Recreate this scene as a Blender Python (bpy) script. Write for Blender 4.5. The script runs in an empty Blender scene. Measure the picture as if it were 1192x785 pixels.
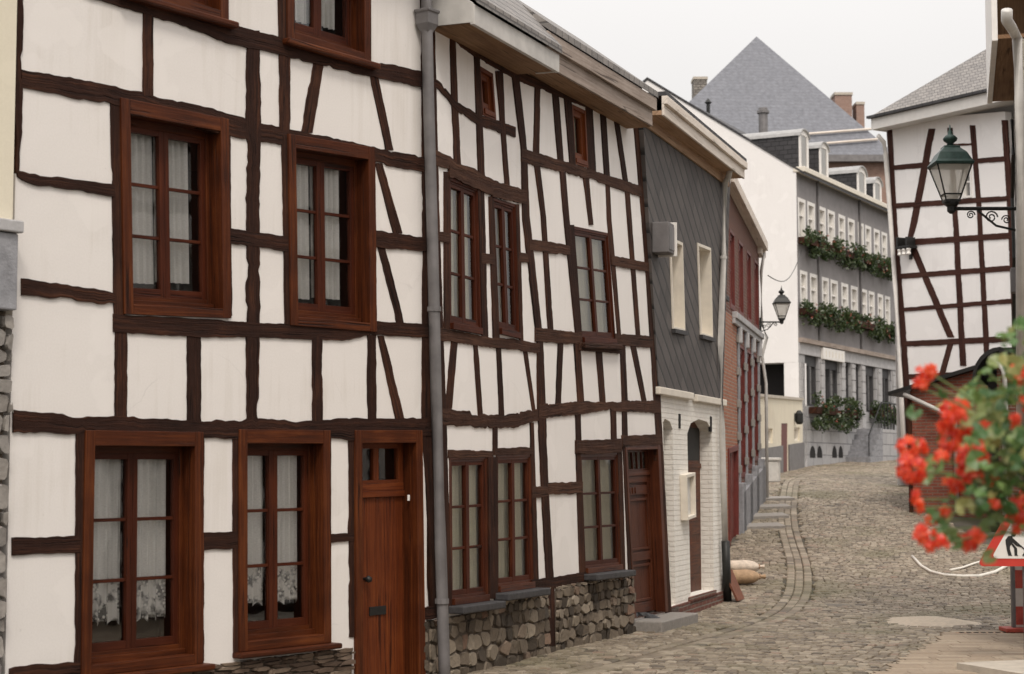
import bpy, bmesh, math, random
from mathutils import Vector, Matrix
random.seed(7)
SC = bpy.context.scene
COL = SC.collection
FPX = 2100.0                      # focal length in photo pixels (photo 1192 x 785)
PITCH = math.atan(157.5 / FPX)
CP, SP = math.cos(PITCH), math.sin(PITCH)
CAMZ = 1.77

def ray(px, py):
    u = (px - 596.0) / FPX; v = (392.5 - py) / FPX
    return Vector((u, CP - v * SP, SP + v * CP))

def at(px, py, Y):
    """world point seen at a photo position at distance Y down the street"""
    r = ray(px, py); t = Y / r.y
    return Vector((r.x * t, Y, CAMZ + r.z * t))

# ---------------------------------------------------------------- terrain
_G = [(-50, 0), (24.5, 0.0), (27, .10), (33, .47), (39, 1.22), (44, 1.55), (50, 1.70), (60, 1.93), (70, 2.40), (85, 2.5), (4000, 2.5)]
def _g0(y):
    for (a, b), (c, d) in zip(_G, _G[1:]):
        if y <= c: return b + (d - b) * (y - a) / (c - a)
    return _G[-1][1]
def G(y):
    return sum(_g0(y + k * .6) for k in (-3, -2, -1, 0, 1, 2, 3)) / 7

# ---------------------------------------------------------------- mesh builder
class MB:
    def __init__(s): s.v = []; s.f = []; s.uv = []
    def face(s, pts, uv=None):
        i = len(s.v); s.v += [tuple(p) for p in pts]; s.f.append(tuple(range(i, i + len(pts))))
        s.uv.append(uv or [(p[0] + p[1], p[2]) for p in pts])
    def hexa(s, c):
        """8 corners: bottom four (ccw from above), then top four"""
        i = len(s.v); s.v += [tuple(p) for p in c]
        c = [Vector(p) for p in c]
        e = [(c[1] - c[0]).length, (c[3] - c[0]).length, (c[4] - c[0]).length]
        L = e.index(max(e))
        prm = [(0, 0, 0), (1, 0, 0), (1, 1, 0), (0, 1, 0), (0, 0, 1), (1, 0, 1), (1, 1, 1), (0, 1, 1)]
        o = [k for k in range(3) if k != L]; off = (c[0].x * 3.7 + c[0].z * 1.3) % 5
        U = [(p[L] * e[L] + off, p[o[0]] * e[o[0]] + p[o[1]] * e[o[1]] + off) for p in prm]
        for q in ((3, 2, 1, 0), (4, 5, 6, 7), (0, 1, 5, 4), (1, 2, 6, 5), (2, 3, 7, 6), (3, 0, 4, 7)):
            s.f.append(tuple(i + k for k in q)); s.uv.append([U[k] for k in q])
    def box(s, x0, x1, y0, y1, z0, z1):
        s.hexa([(x0, y0, z0), (x1, y0, z0), (x1, y1, z0), (x0, y1, z0), (x0, y0, z1), (x1, y0, z1), (x1, y1, z1), (x0, y1, z1)])
    def strip(s, A, B, y0, y1):
        """band between two edges A and B given as (s,h) lists, from y0 (front) to y1"""
        n = len(A); L = [0]
        for k in range(1, n): L.append(L[-1] + math.hypot(A[k][0] - A[k-1][0], A[k][1] - A[k-1][1]))
        off = random.random() * 9
        for k in range(n - 1):
            w = .15
            s.face([(A[k][0], y0, A[k][1]), (B[k][0], y0, B[k][1]), (B[k+1][0], y0, B[k+1][1]), (A[k+1][0], y0, A[k+1][1])],
                   [(L[k]+off, off), (L[k]+off, off+w), (L[k+1]+off, off+w), (L[k+1]+off, off)])
            for E, fl in ((A, 0), (B, 1)):
                q = [(E[k][0], y0, E[k][1]), (E[k+1][0], y0, E[k+1][1]), (E[k+1][0], y1, E[k+1][1]), (E[k][0], y1, E[k][1])]
                if fl: q.reverse()
                s.face(q, [(L[k]+off, off), (L[k+1]+off, off), (L[k+1]+off, off+.05), (L[k]+off, off+.05)])
        for k in (0, n - 1):
            s.face([(A[k][0], y0, A[k][1]), (B[k][0], y0, B[k][1]), (B[k][0], y1, B[k][1]), (A[k][0], y1, A[k][1])])
    def prism(s, poly, y0, y1):
        """(s,h) polygon extruded from y0 to y1"""
        n = len(poly)
        s.face([(p[0], y0, p[1]) for p in poly]); s.face([(p[0], y1, p[1]) for p in reversed(poly)])
        for k in range(n):
            a, b = poly[k], poly[(k + 1) % n]
            s.face([(a[0], y0, a[1]), (a[0], y1, a[1]), (b[0], y1, b[1]), (b[0], y0, b[1])])
    def tube(s, pts, r, n=8, caps=True):
        pts = [Vector(p) for p in pts]
        rr = r if isinstance(r, (list, tuple)) else [r] * len(pts)
        rings = []
        for k, p in enumerate(pts):
            t = (pts[min(k + 1, len(pts) - 1)] - pts[max(k - 1, 0)]).normalized()
            a = t.cross(Vector((0, 0, 1)))
            if a.length < .05: a = t.cross(Vector((0, 1, 0)))
            a.normalize(); b = t.cross(a)
            i = len(s.v)
            for j in range(n):
                w = 2 * math.pi * j / n
                s.v.append(tuple(p + a * (math.cos(w) * rr[k]) + b * (math.sin(w) * rr[k])))
            rings.append(i)
        for k in range(len(rings) - 1):
            for j in range(n):
                j2 = (j + 1) % n
                s.f.append((rings[k] + j, rings[k] + j2, rings[k+1] + j2, rings[k+1] + j))
                s.uv.append([(k, j / n), (k, (j+1) / n), (k+1, (j+1) / n), (k+1, j / n)])
        if caps:
            s.f.append(tuple(rings[0] + j for j in reversed(range(n)))); s.uv.append([(0, 0)] * n)
            s.f.append(tuple(rings[-1] + j for j in range(n))); s.uv.append([(0, 0)] * n)
    def lathe(s, prof, cx, cy, n=12, sq=False):
        """prof: (radius, z); square section when n == 4"""
        rings = []
        for r, z in prof:
            i = len(s.v)
            for j in range(n):
                w = 2 * math.pi * (j + .5) / n
                s.v.append((cx + r * math.cos(w), cy + r * math.sin(w), z))
            rings.append(i)
        for k in range(len(rings) - 1):
            for j in range(n):
                j2 = (j + 1) % n
                s.f.append((rings[k] + j, rings[k] + j2, rings[k+1] + j2, rings[k+1] + j)); s.uv.append([(j / n, k), ((j+1) / n, k), ((j+1) / n, k+1), (j / n, k+1)])
        s.f.append(tuple(rings[0] + j for j in reversed(range(n)))); s.uv.append([(0, 0)] * n)
        s.f.append(tuple(rings[-1] + j for j in range(n))); s.uv.append([(0, 0)] * n)
    def stone(s, c, ux, uy, uz, lx, ly, lz, ch=.25, jit=.0):
        """a chamfered block: base rectangle lx*ly centred on c, rising lz along uz"""
        c = Vector(c); ux = Vector(ux); uy = Vector(uy); uz = Vector(uz)
        i = len(s.v)
        J = lambda: 1 + random.uniform(-jit, jit)
        def ring(fx, fy, z):
            for sx, sy in ((-1, -1), (1, -1), (1, 1), (-1, 1)):
                s.v.append(tuple(c + ux * (sx * lx * .5 * fx * J()) + uy * (sy * ly * .5 * fy * J()) + uz * z))
        m = min(lx, ly)
        ring(1, 1, 0); ring(1, 1, lz * (1 - ch * 1.2)); ring(1 - ch * .35 * m / lx * 1.6, 1 - ch * .35 * m / ly * 1.6, lz * (1 - .35 * ch)); ring(1 - ch * m / lx * 1.6, 1 - ch * m / ly * 1.6, lz)
        for k in range(3):
            for j in range(4):
                j2 = (j + 1) % 4
                s.f.append((i + k*4 + j, i + k*4 + j2, i + k*4 + 4 + j2, i + k*4 + 4 + j)); s.uv.append(None)
        s.f.append((i + 12, i + 13, i + 14, i + 15)); s.uv.append(None)
    def build(s, name, mat, parent=None, bevel=0, smooth=False, fixn=False):
        me = bpy.data.meshes.new(name); me.from_pydata(s.v, [], s.f)
        ul = me.uv_layers.new(name='grain'); k = 0
        for f, u in zip(s.f, s.uv):
            for j in range(len(f)):
                ul.data[k].uv = u[j] if u else (0, 0); k += 1
        if fixn:
            bm = bmesh.new(); bm.from_mesh(me); bmesh.ops.remove_doubles(bm, verts=bm.verts, dist=1e-5)
            bmesh.ops.recalc_face_normals(bm, faces=bm.faces); bm.to_mesh(me); bm.free()
        me.materials.append(mat)
        if smooth:
            for p in me.polygons: p.use_smooth = True
        o = bpy.data.objects.new(name, me); COL.objects.link(o)
        if parent: o.parent = parent
        if bevel:
            b = o.modifiers.new('bevel', 'BEVEL'); b.width = bevel; b.segments = 2; b.limit_method = 'ANGLE'; b.harden_normals = False
        return o

def tag(o, label=None, cat=None, group=None, kind=None):
    if label: o['label'] = label
    if cat: o['category'] = cat
    if group: o['group'] = group
    if kind: o['kind'] = kind
    return o
def empty(name, loc, rz=0, label=None, cat=None, group=None):
    o = bpy.data.objects.new(name, None); COL.objects.link(o); o.empty_display_size = .2
    o.location = loc; o.rotation_euler = (0, 0, rz)
    return tag(o, label, cat, group)
def copy_tree(o, parent=None):
    c = o.copy(); COL.objects.link(c)
    if parent: c.parent = parent
    for ch in [x for x in bpy.data.objects if x.parent == o]: copy_tree(ch, c)
    return c

class Facade:
    """a vertical house front from A (left) to B (right), local x along it, y into the house, z up"""
    def __init__(s, pa, Ya, pb, Yb, zb=None):
        s.A = at(pa, 550, Ya); s.B = at(pb, 550, Yb)
        s.d = Vector((s.B.x - s.A.x, s.B.y - s.A.y, 0)); s.len = s.d.length; s.d.normalize()
        s.n = Vector((-s.d.y, s.d.x, 0))
        s.zb = G(s.A.y) if zb is None else zb
        s.rz = math.atan2(s.d.y, s.d.x)
        s.loc = (s.A.x, s.A.y, s.zb)
    def sh(s, px, py, off=0.0):
        r = ray(px, py); o = Vector((s.A.x, s.A.y, 0)) + s.n * off
        t = (o.x * s.n.x + o.y * s.n.y) / (r.x * s.n.x + r.y * s.n.y)
        return ((r.x * t - o.x) * s.d.x + (r.y * t - o.y) * s.d.y, CAMZ + r.z * t - s.zb)
    def q(s, pts, off=0.0): return [s.sh(x, y, off) for x, y in pts]
    def world(s, x, y, z):
        return Vector((s.A.x, s.A.y, s.zb + z)) + s.d * x + s.n * y
    def g(s, x, y=0): return G(s.A.y + s.d.y * x + s.n.y * y) - s.zb

# ---------------------------------------------------------------- materials
class NT:
    def __init__(s, name):
        s.m = bpy.data.materials.new(name); s.m.use_nodes = True; s.t = s.m.node_tree
        s.b = s.t.nodes['Principled BSDF']; s.out = s.t.nodes['Material Output']
    def n(s, ty, **kw):
        nd = s.t.nodes.new('ShaderNode' + ty)
        for k, v in kw.items():
            if k.startswith('_'): setattr(nd, k[1:], v)
            else:
                key = k.replace('__', ' ')
                soc = nd.inputs[int(key[1:])] if key[0] == 'i' and key[1:].isdigit() else nd.inputs[key]
                if isinstance(v, bpy.types.NodeSocket): s.t.links.new(v, soc)
                else: soc.default_value = v
        return nd
    def set(s, **kw):
        for k, v in kw.items():
            soc = s.b.inputs[k.replace('__', ' ')]
            if isinstance(v, bpy.types.NodeSocket): s.t.links.new(v, soc)
            else: soc.default_value = v
    def obj(s): return s.n('TexCoord').outputs['Object']
    def uv(s): return s.n('UVMap', _uv_map='grain').outputs[0]
    def map(s, vec, scale=(1, 1, 1), loc=(0, 0, 0), rot=(0, 0, 0)):
        m = s.n('Mapping', Vector=vec); m.inputs['Scale'].default_value = scale; m.inputs['Location'].default_value = loc; m.inputs['Rotation'].default_value = rot
        return m.outputs[0]
    def noise(s, vec, scale=5, detail=4, rough=.55, dist=0):
        return s.n('TexNoise', Vector=vec, Scale=scale, Detail=detail, Roughness=rough, Distortion=dist).outputs['Fac']
    def ramp(s, fac, stops):
        r = s.n('ValToRGB', Fac=fac); e = r.color_ramp.elements
        while len(e) < len(stops): e.new(.5)
        for k, (p, c) in enumerate(stops):
            e[k].position = p; e[k].color = (c[0], c[1], c[2], 1) if isinstance(c, (tuple, list)) else (c, c, c, 1)
        return r.outputs[0]
    def mix(s, fac, a, b, mode='MIX'):
        m = s.n('Mix', _data_type='RGBA', _blend_type=mode)
        for soc, v in ((m.inputs[0], fac), (m.inputs[6], a), (m.inputs[7], b)):
            if isinstance(v, bpy.types.NodeSocket): s.t.links.new(v, soc)
            else: soc.default_value = v if not isinstance(v, tuple) else (v[0], v[1], v[2], 1)
        return m.outputs[2]
    def math(s, op, a, b=0.0):
        m = s.n('Math', _operation=op)
        for soc, v in ((m.inputs[0], a), (m.inputs[1], b)):
            if isinstance(v, bpy.types.NodeSocket): s.t.links.new(v, soc)
            else: soc.default_value = v
        return m.outputs[0]
    def bump(s, h, dist=.01, strength=1.0, normal=None):
        b = s.n('Bump', Height=h, Distance=dist, Strength=strength)
        if normal: s.t.links.new(normal, b.inputs['Normal'])
        s.t.links.new(b.outputs[0], s.b.inputs['Normal']); return b.outputs[0]

M = {}
def plain(name, col, rough=.6, metal=0, var=.15, nscale=12, bump=.002):
    t = NT(name); o = t.obj(); f = t.noise(o, nscale, 5)
    lo = tuple(c * (1 - var) for c in col); hi = tuple(min(1, c * (1 + var)) for c in col)
    t.set(Base__Color=t.ramp(f, [(.3, lo), (.7, hi)]), Roughness=rough, Metallic=metal)
    if bump: t.bump(t.noise(o, nscale * 6, 3), bump)
    M[name] = t.m; return t.m

def plaster(name, base, dirt, amt=.5):
    t = NT(name); o = t.obj(); rnd_ = t.n('ObjectInfo').outputs['Random']
    big = t.noise(o, .9, 5, .55); streak = t.noise(t.map(o, (9, 9, .5)), 1.4, 5, .6); fine = t.noise(o, 70, 4, .6)
    f = t.math('ADD', t.math('MULTIPLY', big, .55), t.math('MULTIPLY', streak, .45))
    c = t.ramp(f, [(.30, dirt), (.48, base)])
    c = t.mix(.08, c, t.ramp(fine, [(.35, (.5, .47, .42)), (.65, (1, 1, 1))]), 'MULTIPLY')
    # hairline cracks and a few repaired patches
    w = t.mix(.25, o, t.n('TexNoise', Vector=o, Scale=3.0, Detail=5).outputs['Color'], 'ADD')
    e = t.n('TexVoronoi', Vector=w, Scale=.9, _feature='DISTANCE_TO_EDGE').outputs['Distance']
    cr = t.math('MULTIPLY', t.ramp(e, [(.0, 1), (.006, 0)]), t.ramp(t.noise(o, 1.1, 2), [(.58, 0), (.68, .22)]))
    c = t.mix(cr, c, tuple(x * .5 for x in dirt))
    sp = t.ramp(t.noise(o, 17, 2), [(.74, 0), (.77, .25)]); c = t.mix(sp, c, tuple(x * .7 for x in dirt))
    pt = t.ramp(t.noise(t.map(o, (1, 1, 1), (7, 3, 5)), 1.9, 3, .4), [(.60, 0), (.615, .5)]); c = t.mix(pt, c, tuple(min(1, x * 1.04) for x in base))
    t.set(Base__Color=c, Roughness=.93, Specular__IOR__Level=.15)
    h = t.math('ADD', t.math('MULTIPLY', t.noise(o, 2.2, 2), .5), t.math('MULTIPLY', fine, .05))
    t.bump(h, .022, .6)
    M[name] = t.m
plaster('plaster_white', (.785, .745, .71), (.68, .635, .585))
plaster('plaster_lit', (.865, .83, .80), (.79, .75, .71))  # lighter copy of the white plaster: the front's extra brightness put into its colour
plaster('plaster_bright', (.89, .865, .85), (.83, .80, .785))
plaster('plaster_cream', (.74, .68, .55), (.60, .53, .42))

def wood(name, lo, mid, hi, rough=.6, bump=.004, sp=.3):
    t = NT(name); u = t.uv(); o = t.obj()
    g = t.noise(t.map(u, (1.6, 38, 1)), 1.0, 6, .65, .6); b = t.noise(o, 2.2, 4)
    f = t.math('ADD', t.math('MULTIPLY', g, .65), t.math('MULTIPLY', b, .35))
    ri = t.n('ObjectInfo').outputs['Random']
    f = t.math('ADD', f, t.math('MULTIPLY', t.math('SUBTRACT', ri, .5), .10))
    c = t.ramp(f, [(.32, lo), (.5, mid), (.68, hi)])
    sp_ = t.ramp(t.noise(t.map(u, (.9, 26, 1), (3, 1, 0)), 1.0, 3, .5, 1.2), [(.62, 0), (.68, .8)])
    c = t.mix(sp_, c, tuple(x * .35 for x in lo))
    t.set(Base__Color=c, Roughness=rough, Specular__IOR__Level=sp)
    t.bump(t.math('SUBTRACT', t.math('ADD', g, t.math('MULTIPLY', t.noise(o, 14, 4), .8)), sp_), bump)
    M[name] = t.m
wood('timber_dark', (.016, .007, .005), (.034, .014, .009), (.095, .036, .018), .75, .010, .15)
wood('timber_brown', (.030, .014, .010), (.060, .028, .018), (.12, .058, .035), .75, .012, .15)
wood('timber_red', (.034, .013, .010), (.055, .022, .016), (.080, .034, .025), .75, .006, .15)
wood('stained_wood', (.024, .006, .002), (.070, .0165, .0045), (.145, .040, .010), .5, .003, .2)
wood('sash_wood', (.032, .007, .0025), (.056, .0118, .0042), (.092, .022, .007), .5, .002, .2)
wood('door_wood', (.060, .012, .004), (.125, .028, .007), (.21, .056, .013), .5, .002, .25)
wood('carved_wood', (.040, .010, .005), (.075, .020, .008), (.12, .034, .013), .42, .003)
wood('grey_board', (.22, .17, .14), (.33, .27, .23), (.44, .37, .32), .8, .003)
wood('tan_board', (.30, .18, .11), (.42, .27, .17), (.52, .35, .23), .75, .003)
wood('cream_board', (.62, .53, .45), (.74, .66, .58), (.82, .75, .68), .7, .002)
wood('brown_board', (.16, .085, .045), (.24, .14, .075), (.33, .20, .12), .8, .004)

t = NT('window_glass'); tr = t.n('BsdfTransparent'); gl = t.n('BsdfGlossy', Roughness=.03); fr = t.n('LayerWeight', Blend=.28)
w = t.noise(t.obj(), 2.5, 2); bn = t.n('Bump', Height=w, Distance=.01, Strength=.25); t.t.links.new(bn.outputs[0], gl.inputs['Normal'])
fac = t.math('ADD', t.math('MULTIPLY', fr.outputs['Fresnel'], .75), .075)
mx = t.n('MixShader', Fac=fac); t.t.links.new(tr.outputs[0], mx.inputs[1]); t.t.links.new(gl.outputs[0], mx.inputs[2]); t.t.links.new(mx.outputs[0], t.out.inputs[0]); M['window_glass'] = t.m

t = NT('pale_glass'); tr = t.n('BsdfTransparent'); gl = t.n('BsdfGlossy', Roughness=.05); mx = t.n('MixShader', Fac=.07); t.t.links.new(tr.outputs[0], mx.inputs[1]); t.t.links.new(gl.outputs[0], mx.inputs[2]); t.t.links.new(mx.outputs[0], t.out.inputs[0]); M['pale_glass'] = t.m
t = NT('milky_glass'); tr = t.n('BsdfTransparent'); df = t.n('BsdfTranslucent', Color=(.9, .86, .78, 1)); d2 = t.n('BsdfDiffuse', Color=(.85, .82, .75, 1)); ma = t.n('MixShader', Fac=.5); mx = t.n('MixShader', Fac=.55)
t.t.links.new(df.outputs[0], ma.inputs[1]); t.t.links.new(d2.outputs[0], ma.inputs[2]); t.t.links.new(tr.outputs[0], mx.inputs[1]); t.t.links.new(ma.outputs[0], mx.inputs[2]); t.t.links.new(mx.outputs[0], t.out.inputs[0]); M['milky_glass'] = t.m

def curtain_mat(name, col, alpha, lace=False):
    t = NT(name); o = t.obj()
    weave = t.noise(t.map(o, (9, 9, 60)), 6, 3)
    d = t.n('BsdfDiffuse', Color=(*col, 1)); tl = t.n('BsdfTranslucent', Color=(*col, 1)); a = t.n('MixShader', Fac=.35)
    t.t.links.new(d.outputs[0], a.inputs[1]); t.t.links.new(tl.outputs[0], a.inputs[2])
    tr = t.n('BsdfTransparent'); m2 = t.n('MixShader')
    if lace:
        v = t.n('TexVoronoi', Vector=o, Scale=38).outputs['Distance']; hole = t.ramp(v, [(.30, alpha + .25), (.50, alpha * .35)])
        hole2 = t.mix(t.ramp(t.noise(o, 11, 2), [(.42, 0), (.55, 1)]), hole, (alpha + .2,) * 3)
        t.t.links.new(hole2, m2.inputs[0])
    else:
        t.t.links.new(t.ramp(weave, [(.3, alpha - .12), (.7, alpha + .10)]), m2.inputs[0])
    t.t.links.new(tr.outputs[0], m2.inputs[1]); t.t.links.new(a.outputs[0], m2.inputs[2]); t.t.links.new(m2.outputs[0], t.out.inputs[0]); M[name] = t.m
curtain_mat('net_curtain', (.95, .93, .88), .86); curtain_mat('lace_curtain', (.95, .92, .86), .68, True); curtain_mat('old_curtain', (.92, .88, .70), .94); curtain_mat('white_curtain', (.95, .92, .86), .95)

def stone_mat(name, stops, rough=.85, moss=0, bump=.006):
    t = NT(name); o = t.obj(); isl = t.n('NewGeometry').outputs['Random Per Island']
    c = t.ramp(isl, stops); f = t.noise(o, 22, 5, .65)
    c = t.mix(.45, c, t.ramp(f, [(.3, .45), (.7, 1.25)]), 'MULTIPLY')
    if moss:
        mk = t.ramp(t.noise(o, .55, 4, .6), [(.50, 0), (.66, moss)])
        c = t.mix(mk, c, (.11, .10, .045))
    t.set(Base__Color=c, Roughness=t.ramp(f, [(.3, rough - .2), (.7, rough)]))
    t.bump(f, bump); M[name] = t.m
stone_mat('cobble', [(0, (.105, .084, .063)), (.12, (.17, .134, .096)), (.45, (.225, .183, .132)), (.75, (.285, .236, .175)), (.93, (.36, .304, .232)), (1, (.24, .16, .115))], .72, .6)
stone_mat('rubble', [(0, (.055, .042, .030)), (.25, (.115, .088, .062)), (.55, (.20, .16, .118)), (.85, (.30, .25, .19)), (1, (.18, .098, .062))], .9, 0, .012)
stone_mat('thin_stone', [(0, (.05, .03, .02)), (.5, (.12, .08, .055)), (1, (.19, .14, .10))], .9)
stone_mat('slab_stone', [(0, (.24, .22, .20)), (1, (.33, .30, .27))], .85)
stone_mat('paver', [(0, (.30, .23, .165)), (.5, (.37, .29, .21)), (1, (.43, .35, .26))], .85)
plain('mortar', (.085, .065, .048), .95, 0, .3, 8, .006)
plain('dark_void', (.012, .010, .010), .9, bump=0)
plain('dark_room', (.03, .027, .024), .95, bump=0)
plain('blue_stone', (.26, .26, .275), .8, 0, .25, 9, .004)
plain('pale_stone', (.42, .41, .41), .85, 0, .15, 6, .003)
plain('hotel_render', (.25, .235, .235), .9, 0, .10, 3, .004)
plain('zinc', (.165, .155, .155), .6, .2, .2, 5, .002)
plain('zinc_dark', (.20, .19, .19), .5, .45, .2, 5, .002)
plain('dormer_zinc', (.36, .355, .35), .6, .2, .15, 6, .001); plain('pale_metal', (.55, .53, .50), .6, .2, .12, 6, .001)
plain('white_paint', (.80, .77, .73), .55, 0, .06, 6, .001)
plain('cream_paint', (.74, .68, .585), .6, 0, .08, 6, .001)
plain('black_iron', (.020, .020, .019), .5, .3, .2, 20, .001)
plain('green_iron', (.022, .050, .042), .42, .3, .3, 16, .001)
plain('slate_sill', (.045, .043, .045), .6, 0, .3, 14, .004)
plain('red_paint', (.13, .022, .016), .5, 0, .2, 8, .001)
plain('white_block', (.62, .60, .56), .85, 0, .1, 10, .003)
plain('sack_tan', (.42, .28, .17), .9, 0, .2, 14, .01); plain('sack_pale', (.68, .58, .48), .9, 0, .2, 14, .01)
plain('rust_board', (.16, .055, .028), .75, 0, .25, 10, .002)
plain('black_plastic', (.018, .018, .02), .4, 0, .3, 20, .006)
plain('dirt_grey', (.17, .15, .125), .95, 0, .3, 5, .01)
plain('sand', (.52, .44, .35), .95, 0, .12, 20, .01)
plain('concrete', (.50, .45, .38), .9, 0, .12, 8, .004)
plain('terracotta', (.30, .11, .06), .8, 0, .2, 10, .003)
plain('band_red', (.40, .07, .05), .5, 0, .25, 10, 0); plain('band_white', (.55, .50, .46), .5, 0, .15, 10, 0); plain('sign_red', (.55, .045, .03), .4, 0, .08, 8, 0); plain('sign_white', (.78, .76, .72), .45, 0, .05, 8, 0); plain('sign_black', (.015, .015, .015), .5, bump=0)
plain('hose_white', (.75, .71, .64), .5, 0, .1, 10, 0)
plain('leaf_box', (.035, .062, .022), .6, 0, .5, 8, 0)
plain('stem', (.14, .19, .06), .6, 0, .2, 20, 0)
plain('lamp_white', (.80, .78, .74), .5, bump=0)

def leaf_mat(name, stops):
    t = NT(name); isl = t.n('NewGeometry').outputs['Random Per Island']; c = t.ramp(isl, stops)
    d = t.n('BsdfDiffuse', Color=c); tl = t.n('BsdfTranslucent', Color=c); g = t.n('BsdfGlossy', Roughness=.4); a = t.n('MixShader', Fac=.35); b = t.n('MixShader', Fac=.05)
    t.t.links.new(d.outputs[0], a.inputs[1]); t.t.links.new(tl.outputs[0], a.inputs[2]); t.t.links.new(a.outputs[0], b.inputs[1]); t.t.links.new(g.outputs[0], b.inputs[2]); t.t.links.new(b.outputs[0], t.out.inputs[0]); M[name] = t.m
leaf_mat('geranium_leaf', [(0, (.045, .11, .03)), (.4, (.10, .20, .05)), (.75, (.20, .28, .08)), (1, (.42, .36, .13))])
leaf_mat('box_leaf', [(0, (.020, .040, .012)), (.5, (.045, .075, .022)), (1, (.085, .11, .04))])
leaf_mat('petal_red', [(0, (.66, .024, .006)), (.6, (.84, .060, .012)), (1, (.88, .13, .03))])
leaf_mat('petal_mix', [(0, (.30, .03, .02)), (.6, (.42, .13, .08)), (.8, (.40, .24, .18)), (1, (.5, .38, .33))])

def brick(name, c1, c2, mortar, bw=.22, bh=.065, ms=.010, bump=.006, var=.5, rough=.88):
    t = NT(name); o = t.obj(); x = t.n('SeparateXYZ', Vector=o)
    vec = t.n('CombineXYZ', X=t.math('ADD', x.outputs[0], x.outputs[1]), Y=x.outputs[2]).outputs[0]
    wob = t.mix(.012, vec, t.n('TexNoise', Vector=o, Scale=9).outputs['Color'], 'ADD')
    b = t.n('TexBrick', Vector=wob, Color1=(*c1, 1), Color2=(*c2, 1), Mortar=(*mortar, 1), Scale=1.0, Mortar__Size=ms, Mortar__Smooth=.3, Bias=0.0, Brick__Width=bw, Row__Height=bh)
    f = t.noise(o, 5, 6, .65)
    t.set(Base__Color=t.mix(var, b.outputs[0], t.ramp(f, [(.3, .55), (.7, 1.3)]), 'MULTIPLY'), Roughness=rough)
    h = t.math('ADD', t.math('MULTIPLY', b.outputs[1], -1), t.math('MULTIPLY', t.noise(o, 40, 4), .35))
    t.bump(h, bump); M[name] = t.m
brick('brick_red', (.115, .034, .022), (.165, .052, .032), (.20, .16, .13))
brick('brick_orange', (.30, .105, .055), (.38, .15, .08), (.32, .25, .20))
brick('brick_dark', (.19, .052, .032), (.27, .082, .048), (.19, .13, .10))
brick('brick_white', (.86, .82, .755), (.88, .845, .78), (.835, .79, .72), .2, .062, .012, .010, .15)
brick('ashlar_grey', (.36, .355, .36), (.41, .40, .40), (.22, .215, .22), .95, .42, .02, .01, .25)
brick('rubble_wall', (.34, .31, .27), (.22, .20, .18), (.15, .135, .12), .28, .15, .022, .03, .6)
brick('house_brick', (.30, .17, .13), (.35, .21, .16), (.34, .28, .24), .22, .075, .012, .004, .4)
brick('slate_roof', (.19, .175, .165), (.26, .238, .22), (.10, .092, .088), .17, .10, .010, .008, .4, .6)
brick('slate_far', (.165, .17, .192), (.18, .185, .207), (.145, .15, .168), .34, .20, .02, .004, .55, .75)
brick('slate_black', (.035, .033, .036), (.055, .052, .055), (.014, .013, .014), .3, .16, .015, .006, .3, .6)

# diagonal slate hanging: rows of slates laid on the slant
t = NT('slate_diagonal'); o = t.obj(); x = t.n('SeparateXYZ', Vector=o)
vec = t.n('CombineXYZ', X=x.outputs[0], Y=x.outputs[2]).outputs[0]
cs_, sn_ = math.cos(math.radians(33)), math.sin(math.radians(33))
v_ = t.math('ADD', t.math('MULTIPLY', x.outputs[0], sn_), t.math('MULTIPLY', x.outputs[2], cs_))
u_ = t.math('SUBTRACT', t.math('MULTIPLY', x.outputs[0], cs_), t.math('MULTIPLY', x.outputs[2], sn_))
wv = t.math('ADD', v_, t.math('MULTIPLY', t.math('SUBTRACT', t.noise(o, 2.5, 3), .5), .03))
b = t.n('TexBrick', Vector=t.n('CombineXYZ', X=u_, Y=wv).outputs[0], Color1=(.050, .041, .037, 1), Color2=(.086, .072, .065, 1), Mortar=(.06, .055, .052, 1), Scale=1.0, Mortar__Size=.004, Mortar__Smooth=.4, Bias=0.0, Brick__Width=.42, Row__Height=.21)
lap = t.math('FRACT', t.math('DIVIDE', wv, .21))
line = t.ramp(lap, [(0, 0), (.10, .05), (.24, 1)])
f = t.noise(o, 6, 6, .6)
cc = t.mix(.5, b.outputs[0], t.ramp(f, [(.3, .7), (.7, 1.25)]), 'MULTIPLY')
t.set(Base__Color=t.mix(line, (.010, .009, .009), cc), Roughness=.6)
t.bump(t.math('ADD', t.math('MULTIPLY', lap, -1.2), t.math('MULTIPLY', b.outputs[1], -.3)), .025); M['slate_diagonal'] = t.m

t = NT('road_dirt'); o = t.obj()
c = t.ramp(t.noise(o, .8, 6, .6), [(.35, (.060, .052, .042)), (.52, (.085, .075, .058)), (.68, (.075, .075, .035))])
t.set(Base__Color=c, Roughness=.95); t.bump(t.noise(o, 30, 5), .02); M['road_dirt'] = t.m
# ================================================================ ground, road, pavement
def lerp_tab(tab, y):
    if y <= tab[0][0]: return tab[0][1]
    for (a, b), (c, d) in zip(tab, tab[1:]):
        if y <= c: return b + (d - b) * (y - a) / (c - a)
    return tab[-1][1]
LEFT = [(8, -5.0), (13, -2.3), (15.3, -.74), (21.3, 1.70), (25, 2.90), (26, 2.7), (32, 3.85), (39, 5.45), (46, 6.4), (60, 9.5), (70, 14.9), (75, 17)]
RIGHT = [(8, 3.0), (13, 3.9), (16, 4.5), (21, 5.75), (22, 8.4), (36.6, 8.5), (42, 9.6), (43.5, 13), (60, 17), (75, 18)]
GUT = [(12, -1.6), (17, .95), (19.6, 2.15), (22, 3.15), (25.5, 4.02), (30, 4.75), (36, 5.45), (45, 6.95), (58, 9.9)]
def Lx(y): return lerp_tab(LEFT, y)
def Rx(y): return lerp_tab(RIGHT, y)
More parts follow.
